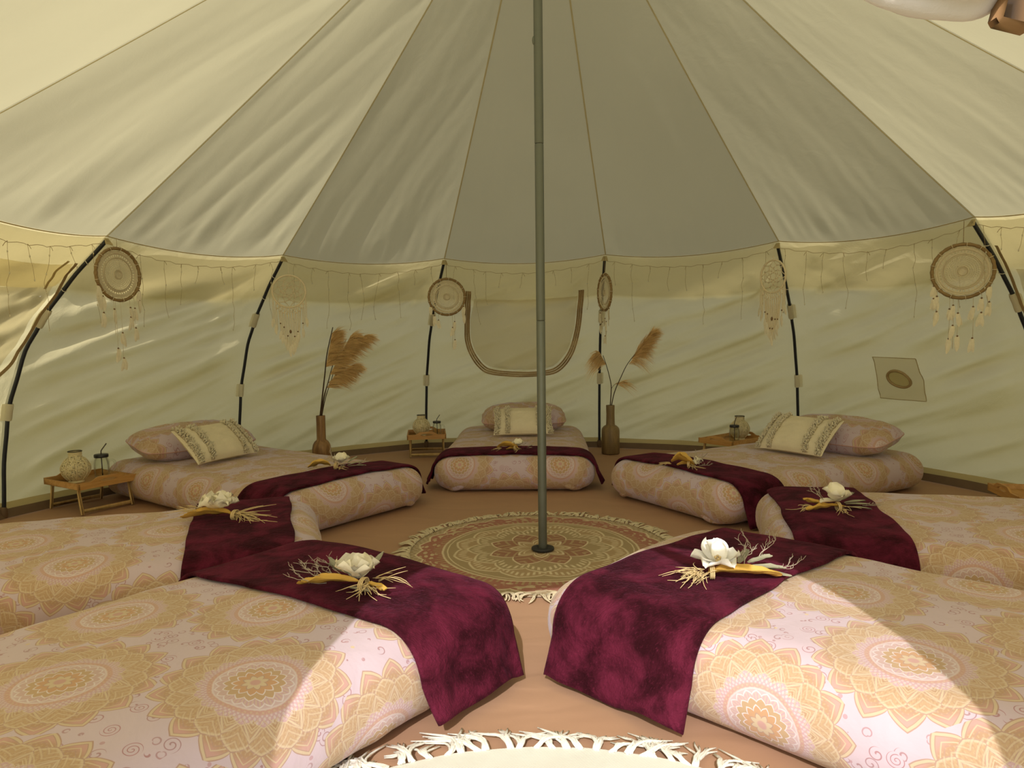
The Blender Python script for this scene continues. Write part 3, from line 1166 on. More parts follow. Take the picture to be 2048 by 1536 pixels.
for key, b in BEDS.items():
    t = thing('floor_bed', b.lab, 'bed', (b.fc.x, b.fc.y, 0))
    offu, offv = rng.random(), rng.random()
    if key == 'L4':
        offu, offv = .05, .46
    if key == 'R4':
        offu, offv = .62, .30
    q = MB()
    nx, ny, nr = 34, 52, 22
    a, t0, t1 = b.a, b.t0, b.t1
    base = b.fc
    def put(qq, tt):
        return b.pt(qq, tt) - base
    q.grid(lambda u, v: put(lerp(-a, a, u), lerp(t0, t1, v)), nx, ny, lambda u, v: (lerp(-a, a, u) + offu, lerp(t0, t1, v) + offv))
    # the rounded edge all round
    loop = []
    nc = 8
    for (c0, c1, ang) in (((-a, t0), (a, t0), -PI / 2), ((a, t0), (a, t1), 0), ((a, t1), (-a, t1), PI / 2), ((-a, t1), (-a, t0), PI)):
        n = nx if abs(c0[1] - c1[1]) < 1e-9 else ny
        for i in range(n):
            f = i / n
            loop.append((lerp(c0[0], c1[0], f), lerp(c0[1], c1[1], f), ang))
        for i in range(nc):
            loop.append((c1[0], c1[1], ang + PI / 2 * i / nc))
    rmax = b.prof[-1][0]
    vs, uvs, fs = [], [], []
    m = len(loop)
    for j in range(nr + 1):
        r = max(1e-6, rmax * j / nr)
        for (cq, ct, an) in loop:
            qq, tt = cq + math.cos(an) * r, ct + math.sin(an) * r
            vs.append(put(qq, tt))
            uvs.append((qq + offu, tt + offv))
    for j in range(nr):
        for i in range(m):
            i2 = (i + 1) % m
            fs.append((j * m + i, j * m + i2, (j + 1) * m + i2, (j + 1) * m + i))
    q.add(vs, fs, uvs)
    q.build('duvet_cover', M['duvet'], t)
    # the corners of the cover, gathered and tucked at the foot end
    for sg in (-1, 1):
        q = MB()
        c = b.loc(sg * (b.W / 2 - .13), .075, .058) - base
        axx, axy = b.p * sg, -b.d
        dirv = (axx * .55 + axy * .9).normalized()
        sdv = dirv.cross(Vector((0, 0, 1)))
        def lobe(u, v):
            th, ph = 2 * PI * u, PI * v
            rr = .060 * (1 + .10 * math.sin(th * 5) * math.sin(ph)) * max(1e-3, math.sin(ph)) 
            x = -.078 * math.cos(ph)
            p = c + sdv * x * 1.15 + dirv * (rr * math.cos(th) * .85) + Vector((0, 0, 1)) * rr * math.sin(th) * .92
            return Vector((p.x, p.y, max(.003, p.z)))
        q.grid(lobe, 24, 14, lambda u, v: (u * .22 + offu + sg * .3, v * .2 + offv), closed_u=True)
        q.build('corner_tuck', M['duvet'], t)

# ------------------------------------------------------------------ velvet throws (front edge / back edge at the two sides of each bed)
THROW = {   # key: (front at -q, front at +q, back at -q, back at +q, hang -q, hang +q, label)
 'C':  (.075, .075, .300, .300, .150, .150, 'burgundy velvet throw across the bed facing the centre pole'),
 'L2': (.100, .085, .400, .300, .215, .150, 'burgundy velvet throw on the bed beside the bottle vase'),
 'R2': (.085, .100, .300, .400, .150, .215, 'burgundy velvet throw on the bed with the dark wooden vase behind its foot'),
 'L3': (.112, .112, .452, .492, .150, .215, 'dark velvet throw on the left bed directly behind the nearest left one'),
 'R3': (.050, .070, .405, .440, .215, .215, 'dark burgundy velvet throw on the bed behind the sunlit right bed'),
 'L4': (.045, .085, .435, .540, .200, .100, 'sunlit burgundy velvet throw over the near left bed'),
 'R4': (.175, .100, .588, .538, .100, .215, 'sunlit burgundy velvet throw over the near right bed'),
}
for key, (f0, f1, k0, k1, h0, h1, lab) in THROW.items():
    b = BEDS[key]
    seed = sum(map(ord, key)) * .37
    arc0 = b.drape[40][0] + 0.0
    def tp(u, v):
        s = lerp(-1, 1, u)
        q0 = b.a + arc0 + h0 * .5 + .02 * nz(v * 3 + seed, 1.5)
        q1 = b.a + arc0 + h1 * .5 + .02 * nz(v * 3 + seed, 9.5)
        qq = s * (q1 if s > 0 else q0)
        w = (qq / (b.W / 2 + .05) + 1) / 2
        w = min(1.15, max(-.15, w))
        ta, tb = lerp(f0, f1, w), lerp(k0, k1, w)
        ta += .012 * nz(qq * 5 + seed, 3.3) 
        tb += .018 * nz(qq * 5 + seed, 6.1)
        tt = lerp(ta, tb, v)
        hang = max(0.0, abs(qq) - b.a - arc0 * .6)
        of = .007 + .0035 * nz(qq * 7 + seed, tt * 7, 2)
        of += hang * (.10 * nz(v * 3.4 + seed, s * 2) + .05 * math.sin(v * 11 + seed)) + hang * .06
        p = b.pt(qq, tt, of, True, .9)
        return p
    q = MB()
    q.grid(lambda u, v: tp(u, v) - b.fc, 96, 40)
    o = q.build('velvet_throw', M['velvet'], None, (b.fc.x, b.fc.y, 0))
    md = o.modifiers.new('thickness', 'SOLIDIFY')
    md.thickness = .010
    md.offset = 1.0
    bv = o.modifiers.new('soft_hem', 'SUBSURF')
    bv.levels = 0
    bv.render_levels = 0
    tag(o, lab, 'throw', 'burgundy velvet bed throws')

# ------------------------------------------------------------------ rugs
def tassels(q, r0, length, n, rg, z0, thick, per=3, messy=.35, clump=0.0, fray=0.0):
    for i in range(n):
        an = 2 * PI * (i + rg.random() * .7) / n
        lean = (rg.random() - .5) * messy * 2
        if clump:
            lean += clump * math.sin(an * 23) + clump * .6 * math.sin(an * 51)
        ln = length * (.7 + .6 * rg.random())
        dr = Vector((math.cos(an), math.sin(an), 0))
        tg = Vector((-dr.y, dr.x, 0))
        bow = (rg.random() - .5) * .6 * ln
        hz = .4 + rg.random()
        for s in range(per):
            off = (s / max(1, per - 1) - .5)
            p = dr * r0 + tg * off * thick * 3.2 + Vector((0, 0, z0 + .003 + rg.random() * .004))
            ln2 = ln * (.85 + .3 * rg.random())
            sp = (rg.random() - .5) * (.35 + fray) + off * fray
            ph = rg.random() * 6
            pts = []
            for j in range(7):
                f = j / 6
                tw = math.sin(f * 9 + ph) * thick * .8
                pts.append(p + dr * ln2 * f * (1 - .25 * abs(lean)) + tg * (lean * ln2 * f + bow * math.sin(PI * f) * .5 + sp * ln2 * f ** 3 - off * thick * 3.2 * f * .6 + tw)
                           + Vector((0, 0, .009 * math.sin(PI * min(1, f * 1.15)) * hz - (z0 - .001) * f * .8)))
            q.tube(pts, [thick, thick, thick * 1.05, thick, thick * .95, thick * .85, thick * .45], 4)

def round_rug(name, lab, x, y, r, mat, fmat, flen, n, thick, z=.006, wave=.002, seed=1, messy=.4, clump=.25, per=3, fray=0.0):
    t = thing(name, lab, 'rug', (x, y, 0))
    q = MB()
    def top_(a, b):
        rr = r * b * (1 + .006 * nz(math.cos(2 * PI * a) * 3, math.sin(2 * PI * a) * 3, seed))
        px, py = rr * math.cos(2 * PI * a), rr * math.sin(2 * PI * a)
        return (px, py, z + wave * nz(px * 9, py * 9, seed))
    q.grid(top_, 128, 24, closed_u=True)
    q.grid(lambda a, b: (lambda p: (p[0], p[1], lerp(p[2], .001, b)))(top_(a, 1.0)), 128, 1, closed_u=True)
    q.build('rug_top', mat, t)
    q = MB()
    tassels(q, r - .004, flen, n, random.Random(seed), z * .7, thick, per, messy, clump, fray)
    f = q.build('fringe', fmat, t)
    f['kind'] = 'stuff'
    return t
round_rug('mandala_rug', 'round red and brown mandala rug with cream fringe around the centre pole', -.005, .03, .575, M['rug'], M['cream_fringe'], .066, 210, .0030, .006, .002, 3, .75, .35)
round_rug('woven_rug', 'white woven round rug with knotted cotton fringe at the doorway', -.086, -2.311, .800, M['white_rug'], M['white_fringe'], .080, 150, .0034, .012, .004, 5, .40, .5, 9, .9)

# ------------------------------------------------------------------ pillows and cushions
def pillow_mb(w, d, h, seed, uvo=(0, 0), n=30, pinch=.55, rnd_=0.0):
    q = MB()
    def top_(u, v, sg):
        x, y = 2 * u - 1, 2 * v - 1
        e = max(0.0, (1 - abs(x) ** 2.6)) ** pinch * max(0.0, (1 - abs(y) ** 2.6)) ** pinch
        sc = 1 - .05 * (1 - abs(x)) * abs(y) - .04 * (1 - abs(y)) * abs(x)
        px = x * w / 2 * (1 - .05 * (1 - y * y) * abs(x)) * (1 - rnd_ * .10 * y ** 4)
        py = y * d / 2 * (1 - .07 * (1 - x * x) * abs(y)) * (1 - rnd_ * .22 * x ** 4)
        wr = .006 * nz(x * 4 + seed, y * 4, sg) + .004 * nz(x * 11 + seed, y * 9, sg)
        return (px, py, sg * h / 2 * e + wr * e * 1.2)
    for sg in (1, -1):
        q.grid(lambda u, v: top_(u, v, sg), n, n, lambda u, v: (u * w + uvo[0], v * d + uvo[1]))
    return q, top_

PIL = {  # bed: across, along, yaw offset
 'C':  (.03, 1.23, 3, .66, .38, 'mandala pillow propped at the head of the bed facing the pole'),
 'L2': (-.06, 1.53, -4, .74, .41, 'mandala pillow on the bed beside the leftmost tray table'),
 'R2': (.10, 1.31, 6, .74, .40, 'mandala pillow at far right behind a cream tufted cushion'),
}
CUSH = {
 'C':  (.035, .88, 4, .425, .255, 'cream tufted cushion on the bed facing the pole, partly behind the pole'),
 'L2': (-.110, 1.185, 10, .455, .285, 'cream tufted cushion on the left bed, by the navy wall pole'),
 'R2': (.085, 1.00, 4, .440, .285, 'cream tufted cushion on the far right bed, below the square vent patch'),
}
for i, (key, (qx, tx, yaw, w, d, lab)) in enumerate(PIL.items()):
    b = BEDS[key]
    q, top_ = pillow_mb(w, d, .205, i * 5.3, (.3 * i + .1, .2), 30, .5, 1.0)
    p = b.loc(qx, tx, b.h + .098)
    t = thing('pillow', lab, 'pillow', p, (math.radians(10), 0, -b.th + math.radians(yaw)), 'mandala print pillows')
    q.build('pillowcase', M['pillowcase'], t)
    e = MB()
    e.tube([top_(j, k, 1) for j, k in [(i / 16, 0) for i in range(16)] + [(1, i / 12) for i in range(12)] + [(1 - i / 16, 1) for i in range(16)] + [(0, 1 - i / 12) for i in range(12)]], .003, 5, closed=True)
    e.build('piping', M['pillowcase'], t)
for i, (key, (qx, tx, yaw, w, d, lab)) in enumerate(CUSH.items()):
    b = BEDS[key]
    h = .115
    q, fn = pillow_mb(w, d, h, 3 + i * 2.7)
    tilt = math.radians(40)
    p = b.loc(qx, tx, b.h + .012 + math.sin(tilt) * d / 2 + .016)
    t = thing('cushion', lab, 'cushion', p, (tilt, 0, -b.th + math.radians(yaw)), 'cream tufted cushions')
    q.build('cover', M['cushion'], t)
    rg = random.Random(20 + i)
    for xc in (.055, .235, .765, .945):
        e = MB()
        for j in range(46):
            v = (j + .5) / 46
            for r_ in range(4):
                u = xc + (r_ - 1.5) * .020 + (rg.random() - .5) * .012
                c = Vector(fn(min(.995, max(.005, u)), v, 1))
                ln = .014 + .012 * rg.random()
                dd = Vector(((rg.random() - .5) * 1.4, (rg.random() - .5) * 1.4, .9)).normalized()
                e.tube([c, c + dd * ln * .5 + Vector((0, 0, .003)), c + dd * ln], [.0036, .0042, .0026], 4)
        e.build('tufted_band', M['tuft'], t)

# ------------------------------------------------------------------ tray tables
def tray_table(lab, cx, cy, deg, L, W):
    th = math.radians(deg)
    t = thing('tray_table', lab, 'tray table', (cx, cy, 0), (0, 0, -th), 'folding bamboo tray tables')
    z0, z1 = .142, .184
    q = MB()
    q.box((0, 0, z0 + .006), (W - .014, L - .014, .008), .001)
    q.build('tray_base', M['bamboo'], t)
    for sg in (-1, 1):
        q = MB()
        q.box((sg * (W / 2 - .005), 0, (z0 + z1) / 2 - .004), (.010, L, z1 - z0 - .008), .0015)
        q.build('side_rail', M['bamboo'], t)
        # end board with a raised grip and a slot through it
        q = MB()
        n = 24
        y0, y1 = sg * (L / 2), sg * (L / 2 - .010)
        hi = lambda x: z1 - .006 + .022 * sstep(.62, .30, abs(x) / (W / 2))
        slot = lambda x: max(0.0, 1 - (abs(x) / .045) ** 4) * .0085
        vs, fs = [], []
        for i in range(n + 1):
            x = lerp(-W / 2, W / 2, i / n)
            zc = z1 - .006
            s = slot(x)
            for y in (y0, y1):
                vs += [(x, y, z0), (x, y, zc - s), (x, y, zc + s), (x, y, max(hi(x), zc + s + .001))]
        for i in range(n):
            A, B = i * 8, (i + 1) * 8
            for o_ in (0, 4):
                fs.append((A + o_, B + o_, B + o_ + 1, A + o_ + 1))
                fs.append((A + o_ + 2, B + o_ + 2, B + o_ + 3, A + o_ + 3))
            fs.append((A + 3, B + 3, B + 7, A + 7))
            fs.append((A, A + 4, B + 4, B))
            if slot(lerp(-W / 2, W / 2, (i + .5) / n)) > .0005:
                fs.append((A + 1, B + 1, B + 5, A + 5))
                fs.append((A + 2, A + 6, B + 6, B + 2))
        fs.append((0, 1, 5, 4)); fs.append((2, 3, 7, 6))
        e_ = n * 8
        fs.append((e_, e_ + 4, e_ + 5, e_ + 1)); fs.append((e_ + 2, e_ + 6, e_ + 7, e_ + 3))
        q.add(vs, fs)
        q.build('end_board', M['bamboo'], t, smooth=False)
        for sx in (-1, 1):
            q = MB()
            x = sx * (W / 2 - .022)
            ya, yb = sg * (L / 2 - .050), sg * (L / 2 - .018)
            m_ = Matrix.Rotation(math.atan2(yb - ya, z0), 3, 'X')
            q.box((x, (ya + yb) / 2, z0 / 2), (.013, .018, z0 + .002), .002, m_)
            q.build('leg', M['bamboo_leg'], t)
        q = MB()
        q.box((0, sg * (L / 2 - .022), .020), (W - .057, .012, .020), .002)
        q.build('crossbar', M['bamboo_leg'], t)
    return t
TR = [('bamboo tray table at far left holding a pierced lantern and jar mug', -2.535, .985, -58.1, .37, .325),
      ('bamboo tray table left of the central bed holding lantern and mug', -.803, 2.600, -6.55, .33, .302),
      ('bamboo tray table beside the far right pillow, lantern behind its mug', 1.459, 2.083, 51.3, .385, .285),
      ('bamboo tray table cut off by the right edge, nothing on it in view', 2.377, .246, 101.7, .37, .300)]
for a in TR:
    tray_table(*a)
def on_tray(i, x, y, z=.153):
    th = math.radians(TR[i][3])
    return (TR[i][1] + x * math.cos(th) + y * math.sin(th), TR[i][2] - x * math.sin(th) + y * math.cos(th), z)

def lantern(lab, loc, s=1.0, rot=0):
    t = thing('lantern', lab, 'lantern', loc, (0, 0, rot), 'pierced cream lanterns')
    t.scale = (s, s, s)
    prof = []
    for i in range(21):
        f = i / 20
        z = .012 + .128 * f
        r = .029 + .044 * math.sin(PI * min(1, f * .94 + .03)) ** .75
        prof.append((r, z))
    prof = prof[:-1] + [(.0335, .143), (.034, .172)]
    q = MB()
    n = 48
    q.grid(lambda a, b: (lambda r, z: (r * math.cos(2 * PI * a) * (1 + .014 * math.cos(16 * PI * a)), r * math.sin(2 * PI * a) * (1 + .014 * math.cos(16 * PI * a)), z))(
        interp(b * (len(prof) - 1), list(range(len(prof))), [p[0] for p in prof]), interp(b * (len(prof) - 1), list(range(len(prof))), [p[1] for p in prof])),
        n, 44, lambda a, b: (a, interp(b * (len(prof) - 1), list(range(len(prof))), [p[1] for p in prof])))
    q.build('pierced_shade', M['lantern'], t)
    for k in range(8):
        an = 2 * PI * (k + .5) / 8
        q = MB()
        q.tube([(p[0] * math.cos(an) * 1.01, p[0] * math.sin(an) * 1.01, p[1]) for p in prof[:-2]], .0028, 5)
        q.build('rib', M['lantern_rib'], t)
    q = MB()
    q.lathe([(.040, 0), (.041, .004), (.036, .010), (.031, .014)], 28)
    q.build('foot', M['lantern_rib'], t)
    q = MB()
    q.tube([(.0345 * math.cos(a), .0345 * math.sin(a), .172) for a in [2 * PI * i / 28 for i in range(28)]], .0026, 6, closed=True)
    q.build('rim', M['lantern_rim'], t)
    q = MB()
    q.lathe([(.018, .012), (.018, .060), (.004, .062), (.001, .070)], 14)
    q.build('candle', M['candle'], t)
    return t
def jar_mug(lab, loc, rot, s=1.0):
    t = thing('jar_mug', lab, 'mug', loc, (0, 0, rot), 'handled glass jar mugs')
    t.scale = (s, s, s)
    q = MB()
    q.lathe([(.001, .0), (.031, .001), (.035, .005), (.0365, .03), (.0365, .075), (.033, .088), (.030, .094), (.030, .106), (.027, .105),
             (.0275, .093), (.033, .074), (.033, .03), (.031, .008), (.001, .007)], 28)
    q.build('jar', M['glass'], t)
    q = MB()
    q.tube(smooth_path([(.034, 0, .082), (.050, 0, .084), (.060, 0, .072), (.060, 0, .045), (.050, 0, .030), (.035, 0, .028)], 4), [.0055] * 21, 8)
    q.build('handle', M['glass'], t)
    q = MB()
    q.lathe([(.0325, .103), (.0335, .105), (.0335, .117), (.031, .1195), (.001, .1195)], 28)
    q.build('lid', M['black_lid'], t)
    q = MB()
    q.tube(smooth_path([(.002, 0, .010), (.001, 0, .08), (.0, 0, .128), (.004, 0, .141), (.016, 0, .158), (.026, 0, .172)], 4), .0029, 7)
    q.build('drinking_straw', M['straw'], t)
lantern('pierced cream lantern on the leftmost tray table', on_tray(0, -.068, .02), 1.02, .2)
lantern('pierced cream lantern left of the central bed', on_tray(1, -.040, -.02), .95, .1)
lantern('pierced cream lantern behind the mug on the right-hand tray table', on_tray(2, .010, .088), .98, .4)
jar_mug('glass jar mug with black lid on the leftmost tray table', on_tray(0, .082, .03), .55, 1.14)
jar_mug('glass jar mug with black lid left of the central bed', on_tray(1, .082, -.03), .15, .95)
jar_mug('glass jar mug in front of the right-hand lantern', on_tray(2, .050, -.035), .75, 1.0)

# ------------------------------------------------------------------ vases with pampas grass
def plume(q, base, tip, rg, n, spread, droop, side):
    base, tip = Vector(base), Vector(tip)
    ax = tip - base
    for i in range(n):
        f = rg.random() ** .8
        p = base + ax * f
        ln = (.06 + .13 * rg.random()) * (1 - .3 * f)
        d = (ax.normalized() * .55 + Vector(side) * (.4 + .9 * rg.random()) * spread + Vector((rg.uniform(-1, 1), rg.uniform(-1, 1), rg.uniform(-1, 1))) * .35).normalized()
        pts = []
        for j in range(4):
            g = j / 3
            pts.append(p + d * ln * g + Vector((0, 0, -droop * ln * g * g)))
        sd = d.cross(Vector((rg.uniform(-1, 1), rg.uniform(-1, 1), rg.uniform(-1, 1)))).normalized()
        q.ribbon(pts, [.0011, .0016, .0013, .0003], sd)
def vase(lab, loc, prof, mat, stems, plumes, seed):
    t = thing('vase', lab, 'vase', loc)
    q = MB()
    top_r, zt = prof[-1]
    q.lathe(list(prof) + [(top_r * .62, zt + .001), (top_r * .55, zt - .05), (.001, zt - .06)], 32)
    q.build('body', mat, t)
    rg = random.Random(seed)
    g = thing('pampas_stems', lab.split(' with')[0].replace('vase', 'vase') , 'dried grass', loc)
    for s in stems:
        q = MB()
        P = smooth_path(s[0], 5)
        q.tube(P, [lerp(s[1], s[1] * .5, i / (len(P) - 1)) for i in range(len(P))], 6)
        q.build('stem', M['stem'], g)
    for (b_, t_2, n, sp, dr, sd) in plumes:
        q = MB()
        plume(q, b_, t_2, rg, n, sp, dr, sd)
        q.build('plume', M['pampas'], g)['kind'] = 'stuff'
    return t, g
VL = [(.066, 0), (.070, .003), (.071, .06), (.070, .105), (.064, .135), (.052, .158), (.036, .172), (.034, .18), (.0335, .30), (.034, .352), (.033, .355)]
zt = .34
_, g = vase('turned wooden bottle vase with round body behind the left bed', (-1.563, 2.310, 0), VL, M['vase_wood'],
     [([(-.004, 0, zt), (.02, -.005, .50), (.045, -.01, .66), (.07, -.02, .82), (.122, -.03, 1.015)], .0065),
      ([(.004, 0, zt), (.035, -.005, .50), (.07, .0, .62), (.10, .0, .72), (.15, -.01, .86)], .0045),
      ([(.006, .004, zt), (.04, .01, .49), (.085, .02, .62), (.13, .02, .76), (.21, .0, .92)], .0035),
      ([(.0, .006, zt), (.028, .01, .50), (.06, .02, .60), (.09, .02, .70), (.12, .02, .78)], .0035)],
     [((.055, -.012, .72), (.115, -.03, .97), 1500, 1.6, .18, (1, -.15, .10)),
      ((.08, .0, .66), (.25, -.02, .95), 1700, 1.2, .25, (1, -.1, -.05)),
      ((.06, .01, .60), (.25, .0, .73), 1300, 1.1, .35, (1, -.1, -.1)),
      ((.12, .0, .80), (.345, .0, .945), 1400, .9, .35, (1, -.1, -.1)),
      ((.05, .01, .56), (.13, .01, .68), 420, 1.0, .3, (1, -.1, -.1))], 4)
g['label'] = 'bushy pampas grass plumes drooping right from the round-bodied vase'
VR = [(.066, 0), (.070, .004), (.070, .10), (.070, .180), (.066, .198), (.052, .214), (.036, .222), (.034, .232), (.032, .31), (.034, .375), (.033, .378)]
zt = .36
_, g = vase('dark wooden bottle vase with square shoulders right of the central bed', (.645, 2.510, 0), VR, M['vase_wood_dark'],
     [([(.006, 0, zt), (.03, -.02, .48), (.075, -.06, .60), (.125, -.10, .71), (.235, -.16, .86)], .0042),
      ([(-.002, 0, zt), (.004, -.02, .48), (.0, -.04, .55), (-.03, -.08, .66), (-.07, -.13, .77)], .0045),
      ([(.002, -.025, .50), (.012, -.03, .52), (.035, -.03, .545), (.06, -.03, .555)], .002)],
     [((.15, -.115, .74), (.275, -.19, .92), 1900, .6, .25, (.7, -.1, .35)),
      ((.13, -.10, .70), (.22, -.14, .83), 260, .7, .6, (.8, -.1, -.4)),
      ((-.045, -.10, .70), (-.10, -.14, .80), 380, .8, .9, (-.7, -.1, -.3)),
      ((.03, -.03, .545), (.09, -.03, .56), 70, .5, .4, (1, -.1, -.1))], 6)
g['label'] = 'thin pampas stems leaning right from the dark square-shouldered vase'
# ------------------------------------------------------------------ dried flower bundles on the throws
def petal_mb(L, W, cup, curl, ruffle, seed, base, yaw, tilt, n=8, thick=.0):
    """one petal growing from base; yaw about z, tilt up from the horizontal"""
    q = MB()
    m = Matrix.Translation(base) @ Matrix.Rotation(yaw, 4, 'Z') @ Matrix.Rotation(-tilt, 4, 'Y')
    def fn(a, b):
        s = 2 * a - 1
        w = W / 2 * (math.sin(PI * (b * .86 + .07)) ** .62) * (1 - .15 * (1 - b))
        x = L * b
        y = s * w
        z = cup * W * (s * s) * (.4 + .6 * b) - curl * L * b * b + ruffle * W * nz(s * 2.6 + seed, b * 3, seed) * b
        x -= abs(s) ** 3 * L * .06 * b
        return m @ Vector((x, y, z))
    q.grid(fn, n, n)
    return q

def husk_mb(P, wid, fold, seed):
    P = smooth_path(P, 5)
    q = MB()
    n = len(P)
    def fn(a, b):
        i = min(n - 1, int(round(b * (n - 1))))
        s = 2 * a - 1
        w = wid * (math.sin(PI * min(.97, max(.10, b * .9 + .06))) ** .7)
        tg = (P[min(i + 1, n - 1)] - P[max(i - 1, 0)]).normalized()
        sd = tg.cross(Vector((0, 0, 1))).normalized()
        return P[i] + sd * s * w * math.cos(fold * s) + Vector((0, 0, abs(math.sin(fold * s)) * w * .8 + .006 * nz(s * 3 + seed, b * 5)))
    q.grid(fn, 10, n - 1)
    return q

def strands(q, rg, c, d, n, ln, spread, rad, curl=.5, up=.25):
    for i in range(n):
        dv = (Vector(d) + Vector((rg.uniform(-1, 1) * spread, rg.uniform(-1, 1) * spread, rg.uniform(-.1, 1) * up))).normalized()
        L = ln * (.45 + .75 * rg.random())
        p = Vector(c) + Vector((rg.uniform(-.012, .012), rg.uniform(-.012, .012), rg.uniform(0, .012)))
        cv = Vector((rg.uniform(-1, 1), rg.uniform(-1, 1), rg.uniform(-.6, .3))) * curl
        pts = []
        for j in range(6):
            f = j / 5
            x = p + dv * L * f + cv * L * f * f
            x.z = max(.002, x.z - .3 * L * f * f)
            pts.append(x)
        q.tube(pts, [rad, rad, rad, rad * .9, rad * .8, rad * .5], 4)

def twig(q, rg, p, d, ln, rad, depth=2):
    p, d = Vector(p), Vector(d).normalized()
    pts = [p]
    for j in range(4):
        d2 = (d + Vector((rg.uniform(-.5, .5), rg.uniform(-.5, .5), rg.uniform(-.25, .3)))).normalized()
        nx = pts[-1] + d2 * ln / 4
        nx.z = max(.003, nx.z)
        pts.append(nx)
        if depth:
            twig(q, rg, nx, d2 + Vector((rg.uniform(-1, 1), rg.uniform(-1, 1), rg.uniform(-.2, .8))), ln * .42, rad * .7, depth - 1)
    q.tube(pts, [rad, rad, rad * .9, rad * .8, rad * .6], 4)

def bouquet(lab, x, y, z, yaw, sc, kind, seed):
    t = thing('dried_bouquet', lab, 'dried flowers', (x, y, z), (0, 0, yaw), 'dried flower bundles on the throws')
    t.scale = (sc, sc, sc)
    rg = random.Random(seed)
    mir = -1 if kind in ('closed', 'ruffled', 'small', 'husky', 'pale') else 1
    pm = M['white_petal'] if kind == 'open' else M['petal']
    # the white paper flower
    if kind == 'open':
        fc = Vector((-.028, -.005, .028))
        spec = [(100, 40, .072, .074), (20, 24, .062, .06), (175, 22, .066, .056), (232, 12, .062, .056), (300, 16, .060, .06), (140, 70, .060, .06), (60, 72, .055, .05)]
    elif kind == 'closed':
        fc = Vector((.010, .0, .018))
        spec = [(165, 35, .070, .078), (95, 58, .062, .075), (30, 40, .062, .070), (215, 42, .066, .070), (280, 52, .060, .070), (335, 40, .060, .066), (120, 75, .052, .055)]
    elif kind == 'ruffled':
        fc = Vector((-.015, .0, .026))
        spec = [(a, 30 + 14 * (i % 2), .064, .075) for i, a in enumerate((10, 60, 115, 170, 220, 270, 320))] + [(90, 70, .05, .06), (200, 72, .05, .06)]
    elif kind == 'tall':
        fc = Vector((.012, .0, .026))
        spec = [(95, 64, .070, .070), (150, 48, .062, .066), (200, 8, .070, .044), (265, 34, .066, .078), (320, 40, .058, .07), (20, 40, .055, .06)]
    else:
        fc = Vector((.022, .01, .022))
        spec = [(90, 55, .052, .055), (170, 30, .046, .05), (20, 34, .046, .05), (250, 30, .044, .05), (310, 40, .040, .046)]
    if kind != 'husky':
        for i, (yw, tl, L, W) in enumerate(spec):
            ruf = .30 if kind == 'ruffled' else .12
            q = petal_mb(L, W, .30, .12, ruf, seed + i * 1.7, fc, math.radians(yw), math.radians(tl), 10)
            q.build('petal', pm, t)
        q = MB()
        for i in range(9):
            a = 2 * PI * i / 9
            q.sphere(fc + Vector((.006 * math.cos(a), .006 * math.sin(a), .010 + .004 * (i % 3))), .0035, 6, 4)
        q.build('flower_center', M['raffia'], t)
    # the mustard husk, tied in the middle
    if kind == 'open':
        hp = [((-.055, -.030, .012), (-.02, -.040, .020), (.03, -.050, .020), (.075, -.046, .018), (.115, -.034, .012))]
        hw = [.030]
    elif kind == 'closed':
        hp = [((-.125, -.028, .010), (-.09, -.036, .016), (-.04, -.036, .022), (.02, -.026, .018)), ((.04, -.026, .012), (.065, -.034, .012), (.088, -.056, .010), (.098, -.062, .016))]
        hw = [.026, .014]
    elif kind == 'ruffled':
        hp = [((-.115, -.030, .010), (-.07, -.034, .016), (-.02, -.034, .022), (.03, -.028, .016))]
        hw = [.036]
    elif kind == 'tall':
        hp = [((-.10, .012, .030), (-.07, .0, .022), (-.03, -.016, .014)), ((-.11, -.045, .008), (-.07, -.04, .012), (-.02, -.03, .014), (.03, -.03, .014))]
        hw = [.022, .022]
    elif kind == 'husky':
        hp = [((-.075, -.01, .020), (-.04, -.014, .032), (-.005, -.018, .022), (.03, -.022, .012)), ((-.07, .012, .028), (-.03, .01, .040), (.0, .0, .03)), ((-.05, -.035, .01), (-.01, -.035, .016), (.03, -.03, .012))]
        hw = [.055, .042, .024]
    elif kind == 'pale':
        hp = [((-.115, -.035, .012), (-.085, -.03, .022), (-.045, -.025, .024), (-.02, -.02, .016))]
        hw = [.036]
    else:
        hp = [((-.105, -.008, .014), (-.07, -.014, .026), (-.02, -.02, .022), (.02, -.026, .014)), ((-.05, -.034, .008), (-.01, -.036, .012), (.03, -.03, .010))]
        hw = [.048, .020]
    for i, (P, w) in enumerate(zip(hp, hw)):
        husk_mb(P, w, .75, seed + i).build('husk', M['husk'], t)
    # raffia ends
    q = MB()
    if kind == 'open':
        strands(q, rg, (-.075, -.030, .010), (-1, -.25, .05), 34, .055, .75, .0013, .8, .3)
        strands(q, rg, (-.06, -.034, .008), (-.2, -1, 0), 10, .075, .9, .0012, .4, .2)
    elif kind == 'closed':
        strands(q, rg, (.045, -.035, .008), (.1, -1, 0), 26, .045, .9, .0012, .9, .2)
        strands(q, rg, (.055, -.010, .014), (1, .1, .3), 8, .085, .5, .0010, .5, .5)
    elif kind == 'ruffled':
        strands(q, rg, (.045, -.030, .010), (1, -.1, .05), 46, .070, .55, .0013, .7, .3)
        strands(q, rg, (-.075, -.005, .016), (-1, .1, .2), 24, .060, .8, .0011, .9, .6)
    else:
        strands(q, rg, (-.085, -.020, .010), (-1, -.05, .05), 9, .052, .6, .0011, .6, .2)
        strands(q, rg, (.02, -.040, .006), (.3, -1, 0), 12, .040, .9, .0011, .7, .2)
    q.build('raffia', M['raffia'], t)['kind'] = 'stuff'
    q = MB()
